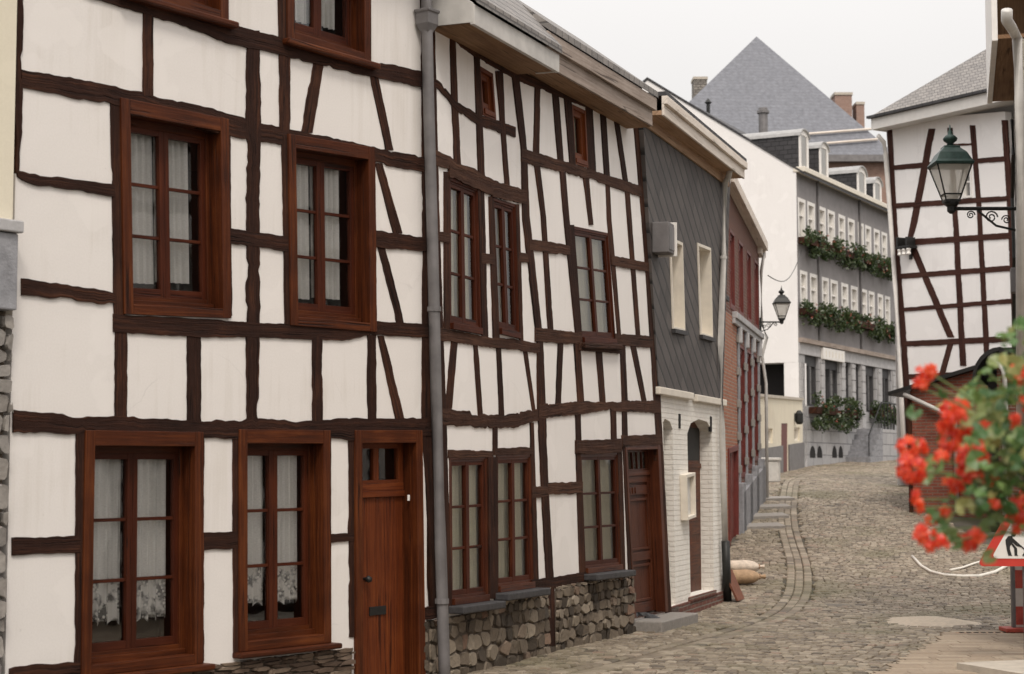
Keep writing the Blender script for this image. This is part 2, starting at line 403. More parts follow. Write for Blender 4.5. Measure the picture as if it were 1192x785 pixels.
def gut(y): return sum(lerp_tab(GUT, y + k) for k in (-1.5, -.75, 0, .75, 1.5)) / 5
def pave_edge(y):            # x beyond which the smooth pavement begins
    return 3.15 + (y - 16) * .40 if y < 20.3 else 99

mb = MB()
ys = [-60, -20, 0, 5] + [8 + .75 * k for k in range(110)] + [100, 160, 400, 1500, 3500]
xs = [-3000, -300, -40, -8, 0, 3, 6, 10, 20, 60, 400, 3000]
for a, b in zip(ys, ys[1:]):
    for c, d in zip(xs, xs[1:]):
        mb.face([(c, a, G(a) - .035), (d, a, G(a) - .035), (d, b, G(b) - .035), (c, b, G(b) - .035)])
g = mb.build('ground', M['road_dirt'], fixn=True, smooth=True); tag(g, 'dark earthy ground under the cobbled street', kind='structure')

def up(x, y):
    e = .3; k = (G(y + e) - G(y - e)) / (2 * e)
    return Vector((0, -k, 1)).normalized()
cob = MB(); gutter = MB(); pav = MB()
rnd = random.Random(3)
# centre line
v = 11.5; pts = []
while v < 66:
    c = lambda y: (Lx(y) + min(Rx(y), Lx(y) + 7.5)) / 2
    cs = lambda y: sum(c(y + k) for k in (-4, -3, -2, -1, 0, 1, 2, 3, 4)) / 9
    dx = (cs(v + .5) - cs(v - .5)); L = math.hypot(dx, 1)
    pts.append((cs(v), v, dx / L, 1 / L)); v += (.101 + rnd.uniform(-.008, .010) + max(0, v - 40) * .002) / L
for (cx, cy, tx, ty) in pts:
    far = max(0, cy - 40) * .002
    u = -6.5 + rnd.random() * .1
    while u < 7.5:
        w = rnd.uniform(.075, .138) + far; u += w * .5
        sag = .18 * math.cos(u * .55 + cy * .07)
        x = cx + ty * u + tx * sag; y = cy - tx * u + ty * sag
        u += w * .5 + .009
        if not (9 < y < 66): continue
        if x < Lx(y) - .05 or x > Rx(y) + .1: continue
        if abs(x - gut(y)) < .235 and y < 57: continue
        if x > pave_edge(y) + .10: continue
        n = up(x, y); dz = rnd.uniform(-.007, .006) + .012 * math.sin(x * 1.7 + y * .6) * math.sin(y * .9)
        tilt = Vector((rnd.uniform(-.05, .05), rnd.uniform(-.05, .05), 1)).normalized()
        n2 = (n + tilt - Vector((0, 0, 1))).normalized()
        a = rnd.uniform(-.06, .06); ex = Vector((ty * math.cos(a) + tx * math.sin(a), -tx * math.cos(a) + ty * math.sin(a), 0))
        ex = (ex - n2 * ex.dot(n2)).normalized(); ey = n2.cross(ex)
        cob.stone((x, y, G(y) - .055 + dz), ex, ey, n2, w, .094 + far, .056, .24, .06)
# gutter: three long rows of dressed stones
for r in (-1, 0, 1):
    y = 11.5 + rnd.random() * .12
    while y < 57:
        l = rnd.uniform(.14, .22); x = gut(y) + r * .172
        dx = gut(y + .3) - gut(y - .3); t_ = Vector((dx, .6, G(y + .3) - G(y - .3))).normalized(); n = up(x, y); sx = t_.cross(n)
        dxn = dx / .6
        yy = y + l * .5
        gutter.stone((gut(yy) + r * .135 * math.hypot(1, dxn) * .96, yy, G(yy) - .062 - (.012 if r == 0 else 0)), t_, sx * -1, n, l, .124, .058, .24, .06)
        y += (l + .014) * t_.y
# smooth pavement, bottom right
y = 11.0
while y < 20.4:
    x = pave_edge(y) + rnd.random() * .12
    while x < 6.2:
        pav.stone((x + .15, y + .08, -.05), (1, 0, 0), (0, 1, 0), (0, 0, 1), .298, .153, .056 + rnd.uniform(0, .004), .025, .004)
        x += .303
    y += .158
# stone threshold slabs before the brick house
for (px, py, Y, L, Wd) in ((886, 606, 35.0, .75, .42), (890, 597, 36.3, .8, .42), (896, 586, 37.6, .75, .4), (902, 577, 39.0, .7, .4)):
    x = at(px, 550, Y).x - .15; n = up(x, Y)
    ex = Vector((1, .2, 0)).normalized(); ex = (ex - n * ex.dot(n)).normalized()
    o = MB(); o.stone((x, Y, G(Y) - .03), ex, n.cross(ex), n, L * 1.5, Wd, .075, .06, .01); sl = o.build('stone_slab', M['slab_stone']); sl['kind'] = 'structure'
tag(cob.build('cobbled_road', M['cobble']), 'worn grey brown cobbles of the street climbing between the houses', kind='structure')
tag(gutter.build('gutter', M['cobble']), 'curving gutter of three long rows of dressed stones', kind='structure')
tag(pav.build('pavement', M['paver']), 'smooth tan paving at the lower right of the street', kind='structure')
# pale corner slab, patch, sand
def disc(cx, cy, rx, ry, h, seed, n=28, wob=.12, inner=4):
    r = random.Random(seed); ph = [r.uniform(0, 6.28) for _ in range(4)]
    m = MB(); prev = None
    for k in range(inner + 1):
        f = k / inner; ring = []
        for j in range(n):
            a = 2 * math.pi * j / n
            q = 1 + wob * (math.sin(2 * a + ph[0]) + .6 * math.sin(3 * a + ph[1]) + .5 * math.sin(5 * a + ph[2])) * f
            x = cx + rx * f * q * math.cos(a); y = cy + ry * f * q * math.sin(a)
            ring.append((x, y, G(y) + h * (1 - f ** 2) - .03 * f + (r.uniform(-.1, .1) * h if k < inner else 0)))
        if prev:
            for j in range(n):
                j2 = (j + 1) % n; m.face([prev[j], ring[j], ring[j2], prev[j2]] if k > 1 else [prev[0], ring[j], ring[j2]])
        prev = ring
    return m
p = at(1145, 722, 20.9)
tag(disc(4.95, 21.6, .62, .95, .06, 4).build('spilled_sand', M['sand'], smooth=True, fixn=True), 'pale patch of spilled sand on the cobbles before the striped post', kind='stuff')
tag(disc(4.35, 24.2, .5, .42, .012, 9, wob=.05).build('road_patch', M['dirt_grey'], smooth=True, fixn=True), kind='structure')
m = MB(); m.stone((5.35, 15.6, -.04), (.93, .36, 0), (-.36, .93, 0), (0, 0, 1), 2.0, 2.4, .11, .03); k = m.build('kerb', M['concrete']); k['kind'] = 'structure'
# ================================================================ walls, timbers, windows, doors
def wall_mesh(outer, holes, thick=.24, back=True):
    """front sheet at y=0 with holes, reveals running back to y=thick"""
    bm = bmesh.new(); edges = []
    loops = [outer] + holes
    for lp in loops:
        vs = [bm.verts.new((p[0], 0, p[1])) for p in lp]
        for a, b in zip(vs, vs[1:] + vs[:1]): edges.append(bm.edges.new((a, b)))
    bmesh.ops.triangle_fill(bm, use_beauty=True, use_dissolve=False, edges=edges, normal=(0, -1, 0))
    m = MB(); bm.verts.index_update()
    for f in bm.faces:
        ps = [tuple(v.co) for v in f.verts]
        nrm = (Vector(ps[1]) - Vector(ps[0])).cross(Vector(ps[2]) - Vector(ps[0]))
        if nrm.y > 0: ps.reverse()
        m.face(ps)
    bm.free()
    for lp in loops:
        n = len(lp)
        for k in range(n):
            a, b = lp[k], lp[(k + 1) % n]
            m.face([(a[0], 0, a[1]), (b[0], 0, b[1]), (b[0], thick, b[1]), (a[0], thick, a[1])])
    return m
def shell(root, x0, x1, z0, z1, depth, mat, front=.25, xr=0):
    """closed back, sides and ceilings so the rooms are dark"""
    m = MB()
    m.face([(x0, depth, z0), (x0, depth, z1), (x1, depth, z1), (x1, depth, z0)])
    m.face([(x0, front, z0), (x0, depth, z0), (x0, depth, z1), (x0, front, z1)][::-1])
    m.face([(x1 + xr, front, z0), (x1, depth, z0), (x1, depth, z1), (x1, front, z1)])
    m.face([(x0, front, z1), (x0, depth, z1), (x1, depth, z1), (x1, front, z1)][::-1])
    return m.build('rear_wall', mat, root)
def partition(root, x0, x1, z0, z1, y, mat):
    m = MB(); m.face([(x0, y, z0), (x1, y, z0), (x1, y, z1), (x0, y, z1)]); return m.build('inner_wall', mat, root)

def resample(pts, step):
    out = []
    for (a, b) in zip(pts, pts[1:]):
        d = math.hypot(b[0] - a[0], b[1] - a[1]); n = max(1, int(d / step))
        for k in range(n): out.append((a[0] + (b[0] - a[0]) * k / n, a[1] + (b[1] - a[1]) * k / n))
    out.append(pts[-1]); return out
def timber(F, root, name, eA, eB, mat, proud=.012, jit=.010, step=.045, depth=.04):
    """a beam between two photo edges; jit in metres roughens its outline"""
    A = F.q(eA); B = F.q(eB)
    L = sum(math.hypot(b[0] - a[0], b[1] - a[1]) for a, b in zip(A, A[1:])); n = max(3, int(L / step))
    def rs(P):
        d = [0]
        for a, b in zip(P, P[1:]): d.append(d[-1] + math.hypot(b[0] - a[0], b[1] - a[1]))
        out = []
        for k in range(n + 1):
            t = d[-1] * k / n
            for i in range(len(P) - 1):
                if t <= d[i + 1] + 1e-9:
                    f = (t - d[i]) / max(1e-9, d[i + 1] - d[i]); out.append((P[i][0] + (P[i+1][0] - P[i][0]) * f, P[i][1] + (P[i+1][1] - P[i][1]) * f)); break
        return out
    A, B = rs(A), rs(B)
    ph = [random.uniform(0, 6.28) for _ in range(4)]
    def wob(P, Q, p0):
        o = []; nick = 0; dep = 0
        for k, (p, q) in enumerate(zip(P, Q)):
            v = Vector((p[0] - q[0], p[1] - q[1])); v.normalize()
            w = jit * (.22 * math.sin(k * .21 + p0) + .16 * math.sin(k * .9 + p0 * 2) + random.uniform(-.34, .34))
            if nick > 0: nick -= 1; w -= dep
            elif random.random() < .07: nick = random.randint(0, 4); dep = jit * random.uniform(-.7, 1.5); w -= dep
            o.append((p[0] + v.x * w, p[1] + v.y * w))
        return o
    A2 = wob(A, B, ph[0]); B2 = wob(B, A, ph[1])
    m = MB(); m.strip(A2, B2, -proud - random.uniform(0, .006), depth)
    return m.build(name, mat, root)
def hbeam(F, root, pts, mat=None, name='timber_beam', **k):
    return timber(F, root, name, [(x, t) for x, t, b in pts], [(x, b) for x, t, b in pts], mat or M['timber_dark'], **k)
def vbeam(F, root, pts, mat=None, name='timber_post', **k):
    return timber(F, root, name, [(l, y) for y, l, r in pts], [(r, y) for y, l, r in pts], mat or M['timber_dark'], proud=k.pop('proud', .009), **k)
def brace(F, root, pts, mat=None, **k): return vbeam(F, root, pts, mat, 'timber_brace', proud=.006, **k)

class Quad:
    """maps (u,v) metres inside a four-cornered opening (tl,tr,br,bl) to the wall"""
    def __init__(s, c):
        s.tl, s.tr, s.br, s.bl = c
        s.W = ((s.tr[0] - s.tl[0]) + (s.br[0] - s.bl[0])) / 2; s.H = ((s.tl[1] - s.bl[1]) + (s.tr[1] - s.br[1])) / 2
    def p(s, u, v):
        a, b = u / s.W, v / s.H
        f = lambda i: (s.bl[i] * (1 - a) + s.br[i] * a) * (1 - b) + (s.tl[i] * (1 - a) + s.tr[i] * a) * b
        return (f(0), f(1))
    def hx(s, m, u0, u1, v0, v1, y0, y1):
        c = [(u0, y0, v0), (u1, y0, v0), (u1, y1, v0), (u0, y1, v0), (u0, y0, v1), (u1, y0, v1), (u1, y1, v1), (u0, y1, v1)]
        m.hexa([(s.p(u, v)[0], y, s.p(u, v)[1]) for u, y, v in c])
    def frame(s, m, u0, u1, v0, v1, l, r, t, b, y0, y1):
        s.hx(m, u0, u0 + l, v0, v1, y0, y1); s.hx(m, u1 - r, u1, v0, v1, y0, y1)
        s.hx(m, u0 + l, u1 - r, v1 - t, v1, y0 + .0015, y1); s.hx(m, u0 + l, u1 - r, v0, v0 + b, y0 + .0015, y1)
    def inset(s, l, r, t, b):
        return [s.p(l, s.H - t), s.p(s.W - r, s.H - t), s.p(s.W - r, b), s.p(l, b)]

def curtain(Q, root, u0, u1, v0, v1, y, mat, seed, amp=.018, gath=0, name='curtain', scal=0, waves=7):
    r = random.Random(seed); m = MB(); nx, nz = 36, 10
    P = [[None] * (nx + 1) for _ in range(nz + 1)]; ph = r.uniform(0, 6)
    for j in range(nz + 1):
        f = j / nz
        for i in range(nx + 1):
            a = i / nx; u = u0 + (u1 - u0) * a
            wv = math.sin(a * waves * 6.28 + ph + .5 * math.sin(a * 9 + ph)) + .4 * math.sin(a * waves * 13.7 + ph * 2)
            v = v0 + (v1 - v0) * f
            if scal and j == 0: v += scal * abs(math.sin(a * 3.14 * 4))
            s_, h_ = Q.p(u, v); P[j][i] = (s_, y + amp * wv, h_)
    for j in range(nz):
        for i in range(nx): m.face([P[j][i], P[j][i+1], P[j+1][i+1], P[j+1][i]])
    return m.build(name, mat, root, smooth=True, fixn=True)

def window(F, root, corners, cas=(.09, .09, .10, .06), back=.10, rows=3, sashes=2, cols=1, cur='net', seed=0, m_cas='stained_wood', m_sash='sash_wood',
           proud=.028, sill=None, stile=.055, inner=(.04, .04, .05, .09), local=False, name='window', bev=.004, glass=True, mid=.0):
    Q = Quad(corners if local else F.q(corners)); l, r, t, b = cas; W, H = Q.W, Q.H
    m = MB(); Q.frame(m, 0, W, 0, H, l, r, t, b, -proud, .06)
    win = m.build(name, M[m_cas], root, bevel=bev)
    # inner fixed frame behind the reveal
    m = MB(); il, ir, it, ib = inner
    Q.frame(m, l - .02, W - r + .02, b - .02, H - t + .02, il + .02, ir + .02, it + .02, ib + .02, back - .012, back + .07)
    Q.hx(m, l + .004, W - r - .004, b - .03, b + ib * .55, back - .05, back - .014)
    m.build('window_frame', M[m_cas], win, bevel=bev * .7)
    m = MB(); Q.frame(m, l - .012, W - r + .012, b - .012, H - t + .012, .010, .010, .010, .010, .045, back + .03)
    m.build('reveal_board', M[m_cas], win)
    u0, u1, v0, v1 = l + il, W - r - ir, b + ib, H - t - it
    sw = (u1 - u0 - mid) / sashes; pane = MB()
    for k in range(sashes):
        a = u0 + k * (sw + (mid if k else 0)); z = a + sw
        m = MB(); Q.frame(m, a + .002, z - .002, v0, v1, stile, stile, stile * .9, stile * 1.25, back - .008 + .003 * k, back + .034)
        gh = (v1 - v0 - stile * 2.15)
        for q in range(1, rows):
            y = v0 + stile * 1.25 + gh * q / rows; Q.hx(m, a + stile, z - stile, y - .012, y + .012, back + .004, back + .03)
        for q in range(1, cols):
            x = a + stile + (sw - 2 * stile) * q / cols; Q.hx(m, x - .012, x + .012, v0 + stile, v1 - stile, back + .0045, back + .0295)
        m.build('sash', M[m_sash], win, bevel=bev * .6)
        c = [Q.p(a + stile - .004, v0 + stile), Q.p(z - stile + .004, v0 + stile), Q.p(z - stile + .004, v1 - stile * .8), Q.p(a + stile - .004, v1 - stile * .8)]
        pane.face([(p[0], back + .018, p[1]) for p in c])
    if glass: pane.build('pane', M['window_glass'], win)
    if mid:
        m = MB(); Q.hx(m, u0 + sw, u0 + sw + mid, v0, v1, back - .04, back + .05); m.build('mullion', M[m_cas], win, bevel=bev)
    y = back + .075; um = (u0 + u1) / 2
    if cur == 'net':
        curtain(Q, win, u0, um - .05, v0 + .10, v1, y, M['net_curtain'], seed, waves=5); curtain(Q, win, um - .01, u1 - .10, v0 + .12, v1, y, M['net_curtain'], seed + 1, waves=5)
    elif cur == 'lace':
        for q, (a, z) in enumerate(((u0 + .02, um - .035), (um + .02, u1 - .045))):
            curtain(Q, win, a, z, v0 + (v1 - v0) * .36, v1, y, M['net_curtain'], seed + q, waves=5)
            curtain(Q, win, a, z, v0 + (v1 - v0) * .12, v0 + (v1 - v0) * .36, y, M['lace_curtain'], seed + q, name='lace_curtain', scal=.05, waves=5)
    elif cur == 'old':
        curtain(Q, win, u0, u1, v0, v1, y, M['old_curtain'], seed, amp=.012, waves=8)
    elif cur == 'white':
        curtain(Q, win, u0, u1, v0, v1, y, M['white_curtain'], seed, amp=.02, waves=6)
    if sill:
        m = MB(); so, sh_, sm = sill
        Q.hx(m, -.05, W + .05, -sh_, -.002, -so, .05); m.build('sill', M[sm], win, bevel=.012)
    return win
def hole(F, corners, cas): return Quad(F.q(corners)).inset(cas[0] * .6, cas[1] * .6, cas[2] * .6, cas[3] * .6)

def clip_half(poly, px, pz, nx, nz):
    """keep the part of a polygon where (p - P).n <= 0"""
    out = []
    for k in range(len(poly)):
        a, b = poly[k], poly[(k + 1) % len(poly)]
        da = (a[0] - px) * nx + (a[1] - pz) * nz; db = (b[0] - px) * nx + (b[1] - pz) * nz
        if da <= 0: out.append(a)
        if (da < 0 < db) or (db < 0 < da): f = da / (da - db); out.append((a[0] + (b[0] - a[0]) * f, a[1] + (b[1] - a[1]) * f))
    return out
def rubble_face(root, x0, x1, top, bottom, mat='rubble', seed=1, name='stone_plinth', sizes=(.10, .26), hts=(.08, .15), y=0.0, depth=.05):
    """uneven fitted stones on a wall foot; top and bottom are functions of x"""
    r = random.Random(seed); m = MB(); P = []
    zb_ = min(bottom(x0), bottom(x1)) - .06; zt_ = max(top(x0), top(x1)); z = zb_; row = 0
    while z < zt_ + .05:
        low = 1.35 - .55 * (z - zb_) / max(.1, zt_ - zb_); h = r.uniform(*hts) * low
        x = x0 - r.uniform(0, .2)
        while x < x1 + .1:
            w = r.uniform(*sizes) * low; P.append((x + w / 2, z + h / 2 + r.uniform(-.20, .20) * h)); x += w
        z += h
    asp = (hts[0] + hts[1]) / (sizes[0] + sizes[1])
    for k, p in enumerate(P):
        poly = [(p[0] - .6, p[1] - .4), (p[0] + .6, p[1] - .4), (p[0] + .6, p[1] + .4), (p[0] - .6, p[1] + .4)]
        for q in P:
            dx, dz = q[0] - p[0], q[1] - p[1]
            if (dx or dz) and abs(dx) < .9 and abs(dz) < .7: poly = clip_half(poly, (p[0] + q[0]) / 2, (p[1] + q[1]) / 2, dx * asp * asp, dz)
        for c, n in (((x0, 0), (-1, 0)), ((x1, 0), (1, 0)), ((0, top(min(max(p[0], x0), x1))), (0, 1)), ((0, zb_), (0, -1))): poly = clip_half(poly, c[0], c[1], *n)
        if len(poly) < 3: continue
        cx = sum(a[0] for a in poly) / len(poly); cz = sum(a[1] for a in poly) / len(poly)
        ext = max(max(a[0] for a in poly) - min(a[0] for a in poly), max(a[1] for a in poly) - min(a[1] for a in poly))
        if ext < .04: continue
        rd = []
        for k2 in range(len(poly)):          # rounded corners
            a, b = poly[k2], poly[(k2 + 1) % len(poly)]
            rd.append((a[0] * .84 + b[0] * .16, a[1] * .84 + b[1] * .16)); rd.append((a[0] * .16 + b[0] * .84, a[1] * .16 + b[1] * .84))
        rd = [(a[0] + r.uniform(-.006, .006), a[1] + r.uniform(-.006, .006)) for a in rd]
        d_ = depth * r.uniform(.6, 1.4); i0 = len(m.v); n = len(rd); tx, tz = r.uniform(-.12, .12), r.uniform(-.12, .12)
        for sc, dy in ((1 - .012 / ext * 2, 0), (1 - .016 / ext * 2, .55), (1 - .035 / ext * 2, .88), (.80, 1.0)):
            for a in rd: m.v.append((cx + (a[0] - cx) * sc, y - d_ * dy - dy * ((a[0] - cx) * tx + (a[1] - cz) * tz) - r.uniform(0, .005) * dy, cz + (a[1] - cz) * sc))
        for k3 in range(3):
            for j in range(n): m.f.append((i0 + k3 * n + j, i0 + k3 * n + (j + 1) % n, i0 + k3 * n + n + (j + 1) % n, i0 + k3 * n + n + j)); m.uv.append(None)
        m.f.append(tuple(i0 + 3 * n + j for j in range(n))); m.uv.append(None)
    return m.build(name, M[mat], root)

def gutter_pipe(root, pts, r, mat, brackets=(), name='downpipe'):
    m = MB(); m.tube(pts, r, 10); o = m.build(name, M[mat], root, smooth=True, fixn=True)
    if brackets:
        b = MB()
        for p in brackets: b.tube([Vector(p) + Vector((0, 0, -.02)), Vector(p) + Vector((0, 0, .02))], r * 1.22, 10)
        b.build('pipe_clip', M[mat], o)
    return o
# ================================================================ 1. large half-timbered house
F1 = Facade(15, 11.75, 497, 15.3)
H1 = empty('timbered_house', F1.loc, F1.rz, 'white half-timbered house with large stained wood casement windows, nearest on the left', 'house')
TD = M['timber_dark']; TB = M['timber_brown']
cas_big = (.085, .085, .105, .07)
W1 = [[(138, 114), (263.5, 139), (266.5, 371), (142, 366)], [(333, 156), (434, 172.5), (436, 387), (336, 379)],
      [(97, 501), (234, 503), (234, 772), (92, 788)], [(276, 500), (382, 501), (383, 748), (276, 759)],
      [(140, -290), (263, -236), (263.5, 26), (140, -9)], [(331, -196), (429, -155), (429.5, 74), (332, 46)]]
D1 = [(411, 501), (489, 501), (493, 801), (412, 814)]
top1 = 6.25; s0 = F1.sh(16, 300)[0]; sE = F1.len
m = wall_mesh([(s0, -.1), (sE, -.1), (sE, top1), (s0, top1)], [hole(F1, w, cas_big) for w in W1] + [hole(F1, D1, (.09, .09, .1, 0))])
m.build('plaster_wall', M['plaster_white'], H1)
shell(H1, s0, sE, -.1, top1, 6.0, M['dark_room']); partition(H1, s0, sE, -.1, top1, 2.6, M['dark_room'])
m = MB()
for z in (2.15, 4.5): m.box(s0 + .02, sE - .02, .26, 2.55, z, z + .12)
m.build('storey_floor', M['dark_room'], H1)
curs = ['net', 'net', 'lace', 'lace', 'net', 'net']
for k, w in enumerate(W1):
    window(F1, H1, w, cas_big, back=.115, rows=3 if k != 4 else 3, cur=curs[k], seed=k * 5 + 2, sill=(.09, .05, 'stained_wood') if k in (4, 5) else ((.10, .045, 'stained_wood') if k in (2, 3) else None),
           inner=(.022, .03, .05, .07), stile=.047)
# the plank door
Q = Quad(F1.q(D1))
m = MB(); Q.frame(m, 0, Q.W, 0, Q.H, .085, .085, .105, .0, -.028, .07); fr = m.build('door_frame', M['stained_wood'], H1, bevel=.004)
m = MB(); Q.frame(m, .075, Q.W - .075, 0, Q.H - .095, .012, .012, .012, 0, .05, .2); m.build('reveal_board', M['stained_wood'], fr)
m = MB(); hd = Q.H - .10; tz = hd - .37
n = 6
for k in range(n):
    a = .085 + (Q.W - .17) * k / n; b = .085 + (Q.W - .17) * (k + 1) / n
    Q.hx(m, a + .002, b - .002, .03, tz - .08, .130, .16)
Q.hx(m, .085, Q.W - .085, tz - .08, tz - .03, .105, .165); Q.hx(m, .085, Q.W - .085, tz - .03, tz + .035, .118, .165)
Q.frame(m, .085, Q.W - .085, tz + .03, hd, .07, .07, .05, .03, .12, .165); Q.hx(m, Q.W / 2 - .035, Q.W / 2 + .035, tz + .06, hd - .05, .122, .163)
door = m.build('door', M['door_wood'], H1, bevel=.003)
m = MB(); c = [Q.p(.15, tz + .05), Q.p(Q.W - .15, tz + .05), Q.p(Q.W - .15, hd - .04), Q.p(.15, hd - .04)]
m.face([(p[0], .145, p[1]) for p in c]); m.build('transom_pane', M['window_glass'], door)
x, z = F1.sh(439, 711, .13); m = MB(); m.box(x - .105, x + .105, .118, .135, z - .035, z + .035); m.build('letter_slot', M['black_iron'], door, bevel=.003)
m = MB(); x, z = F1.sh(424, 674, .12); m.tube([(x, .13, z), (x, .08, z)], .012, 8); m.lathe([(.0, z - .03), (.028, z - .02), (.03, z + .01), (.0, z + .03)], x, .075, 10); m.build('door_knob', M['black_iron'], door, smooth=True)
m = MB(); m.box(s0 + 0, s0 + .01, .0, .01, 0, .01)
x, z = F1.sh(473, 579, .06); m = MB(); m.box(x - .012, x + .012, .030, .042, z - .03, z + .02); m.build('door_bell', M['white_paint'], fr, bevel=.003)
# timbers
H = lambda p, **k: hbeam(F1, H1, p, **k)
V = lambda p, **k: vbeam(F1, H1, p, **k)
B = lambda p, **k: brace(F1, H1, p, **k)
H([(24, 81, 101), (128, 100, 123), (166, 108, 131), (240, 126, 152), (266, 133, 159), (303, 144, 165), (327, 148, 168), (362, 156, 173), (445, 174, 192), (497, 183, 201)], jit=.014)
H([(20, -50, -30), (100, -25, -4), (166, -5, 16), (240, 17, 41), (263, 27, 50), (323, 44, 63), (336, 48, 68), (429, 71, 89), (497, 85, 104)], jit=.012)
H([(19, 200, 206), (33, 202, 214), (66, 206, 220), (132, 215, 230)], jit=.012)
H([(24, 324, 343), (80, 332, 349), (132, 342, 356)], jit=.014)
H([(266, 266, 284), (302, 271, 288), (334, 275, 293)], jit=.009)
H([(434, 268, 288), (499, 276, 293)], jit=.009)
H([(131, 366, 387), (240, 372, 393), (301, 376, 393), (400, 379, 397), (435, 374, 390), (499, 378, 393)], jit=.010)
H([(14, 477, 503), (65, 481, 505), (88, 486, 507), (132, 485, 508), (233, 490, 511), (300, 487, 511), (349, 491, 510), (402, 487, 512), (430, 488, 509), (503, 486, 508)], jit=.016)
H([(13, 626, 646), (92, 624, 643)], jit=.010); H([(232, 620, 641), (277, 618, 639)], jit=.010); H([(381, 622, 632), (411, 621, 630)], jit=.008)
H([(10, 777, 800), (92, 770, 793)], jit=.012); H([(488, 707, 722), (508, 706, 720)], jit=.006)
V([(-60, 17, 27), (0, 16.5, 26), (80, 15, 26), (140, 18.5, 24.5), (202, 18, 20.5)], jit=.012)
V([(14, 166, 177), (112, 165.5, 177)], jit=.006)
V([(36, 286, 301), (136, 286, 302), (260, 286, 301), (380, 286, 301), (492, 286, 300)], jit=.016)
V([(-80, 323, 336), (0, 323, 336), (147, 325, 337), (152, 325, 337)], jit=.008)
V([(118, 128, 139), (250, 130, 141), (370, 132, 145)], jit=.008); V([(385, 133, 147), (488, 133, 147)], jit=.009)
V([(140, 262, 267), (368, 265, 269)], jit=.006); V([(158, 327, 335), (380, 331, 337)], jit=.008); V([(180, 433, 436), (385, 434, 438)], jit=.004)
V([(388, 217, 233), (492, 217, 233)], jit=.009); V([(392, 363, 374), (492, 363, 374)], jit=.008); V([(390, 427, 437), (490, 427, 437)], jit=.007)
V([(-80, 488, 498), (0, 489, 499), (200, 491, 501), (380, 491, 503), (490, 490, 504), (600, 497, 505), (708, 503, 508)], jit=.008)
V([(502, 88, 98), (790, 86, 95)], jit=.008); V([(502, 231, 236), (770, 231, 236)], jit=.006); V([(503, 270, 278), (762, 271, 278)], jit=.006); V([(505, 380, 384), (750, 381, 384)], jit=.004)
V([(503, 405, 413), (742, 406, 413)], jit=.009); V([(503, 486, 491), (800, 488, 492)], jit=.006)
B([(70, 365, 377), (155, 349, 363)], jit=.010); B([(86, 429.5, 439), (175, 448, 457)], jit=.007)
B([(190, 436, 444), (272, 457, 468)], jit=.008); B([(284, 438, 447), (378, 462, 470)], jit=.008); B([(391, 439, 446), (489, 460, 470)], jit=.008)
zero = lambda x: 0
xd_ = F1.sh(409, 700)[0]; m = MB(); m.box(s0 + .3, xd_, -.008, 0, -.1, F1.sh(300, 764)[1] - .03); m.box(F1.sh(491, 700)[0], sE, -.008, 0, -.1, F1.sh(500, 722)[1] - .01); m.build('plinth_mortar', M['mortar'], H1)
rubble_face(H1, s0, F1.sh(411, 700)[0], lambda x: F1.sh(300, 764)[1] - .02, zero, 'thin_stone', 3, sizes=(.16, .36), hts=(.025, .045), depth=.03)
rubble_face(H1, F1.sh(490, 700)[0], sE, lambda x: F1.sh(500, 722)[1], zero, 'rubble', 5, depth=.03)
# eaves and roof above the picture
m = MB(); m.box(s0 - .1, sE, -.32, .3, top1, top1 + .05); m.build('soffit', M['brown_board'], H1)
m = MB(); m.face([(s0 - .1, -.36, top1 + .1), (sE, -.36, top1 + .1), (sE, 3.2, top1 + 3.0), (s0 - .1, 3.2, top1 + 3.0)]); m.face([(s0 - .1, 6.3, top1), (s0 - .1, 3.2, top1 + 3.0), (sE, 3.2, top1 + 3.0), (sE, 6.3, top1)])
m.face([(sE, -.36, top1 + .1), (sE, 6.3, top1), (sE, 3.2, top1 + 3.0)]); m.face([(s0 - .1, 6.3, top1), (s0 - .1, -.36, top1 + .1), (s0 - .1, 3.2, top1 + 3.0)]); m.build('roof', M['slate_roof'], H1)

# grey downpipe between the two timbered houses, its hopper
pp = [F1.sh(x, y, -.09) for x, y in ((494, -70), (496.5, 10), (499, 120), (503, 260), (508, 470), (513, 640), (517, 770), (518, 806))]
pipe = gutter_pipe(H1, [(p[0], -.09, p[1]) for p in pp], .050, 'zinc', [(*[F1.sh(505.5, 360, -.09)[0]], -.09, F1.sh(505.5, 360, -.09)[1]), (F1.sh(514.5, 700, -.09)[0], -.09, F1.sh(514.5, 700, -.09)[1])])
x, z = F1.sh(497, 22, -.09); m = MB(); m.lathe([(.055, z - .12), (.10, z - .05), (.10, z + .045), (.115, z + .05), (.115, z + .075), (.05, z + .08)], x, -.09, 4); m.build('hopper', M['zinc'], pipe, bevel=.006)

# ================================================================ 2. crooked half-timbered house
F2 = Facade(497, 15.35, 767, 21.3)
H2 = empty('timbered_house', F2.loc, F2.rz, 'crooked half-timbered house with close leaning studs, rubble stone foot and boxed eaves', 'house')
cas_s = (.030, .030, .035, .03)
W2 = [[(521.5, 205), (556, 219), (560, 390), (522, 383)], [(572, 229), (600, 238), (604.5, 395), (579, 389)],
      [(666, 263), (707.5, 271.5), (716.5, 401), (676, 399)],
      [(522.5, 531), (566, 530), (568, 699), (523.5, 705)], [(577, 529), (618, 528), (621, 684), (577, 690)],
      [(674.5, 526), (719, 526), (723, 663), (680, 668)],
      [(556.5, 76), (573, 86), (577, 141), (561, 134)], [(664.5, 121), (681, 129), (684, 196), (668, 191)]]
D2 = [(726, 518), (767, 517), (776, 712), (737, 720)]
ev = F2.sh(601, 82)[1]
outer = F2.q([(499, 860), (778, 716), (768, 459), (745, 146), (625, 93), (601, 80), (552, 42), (497, 0)])
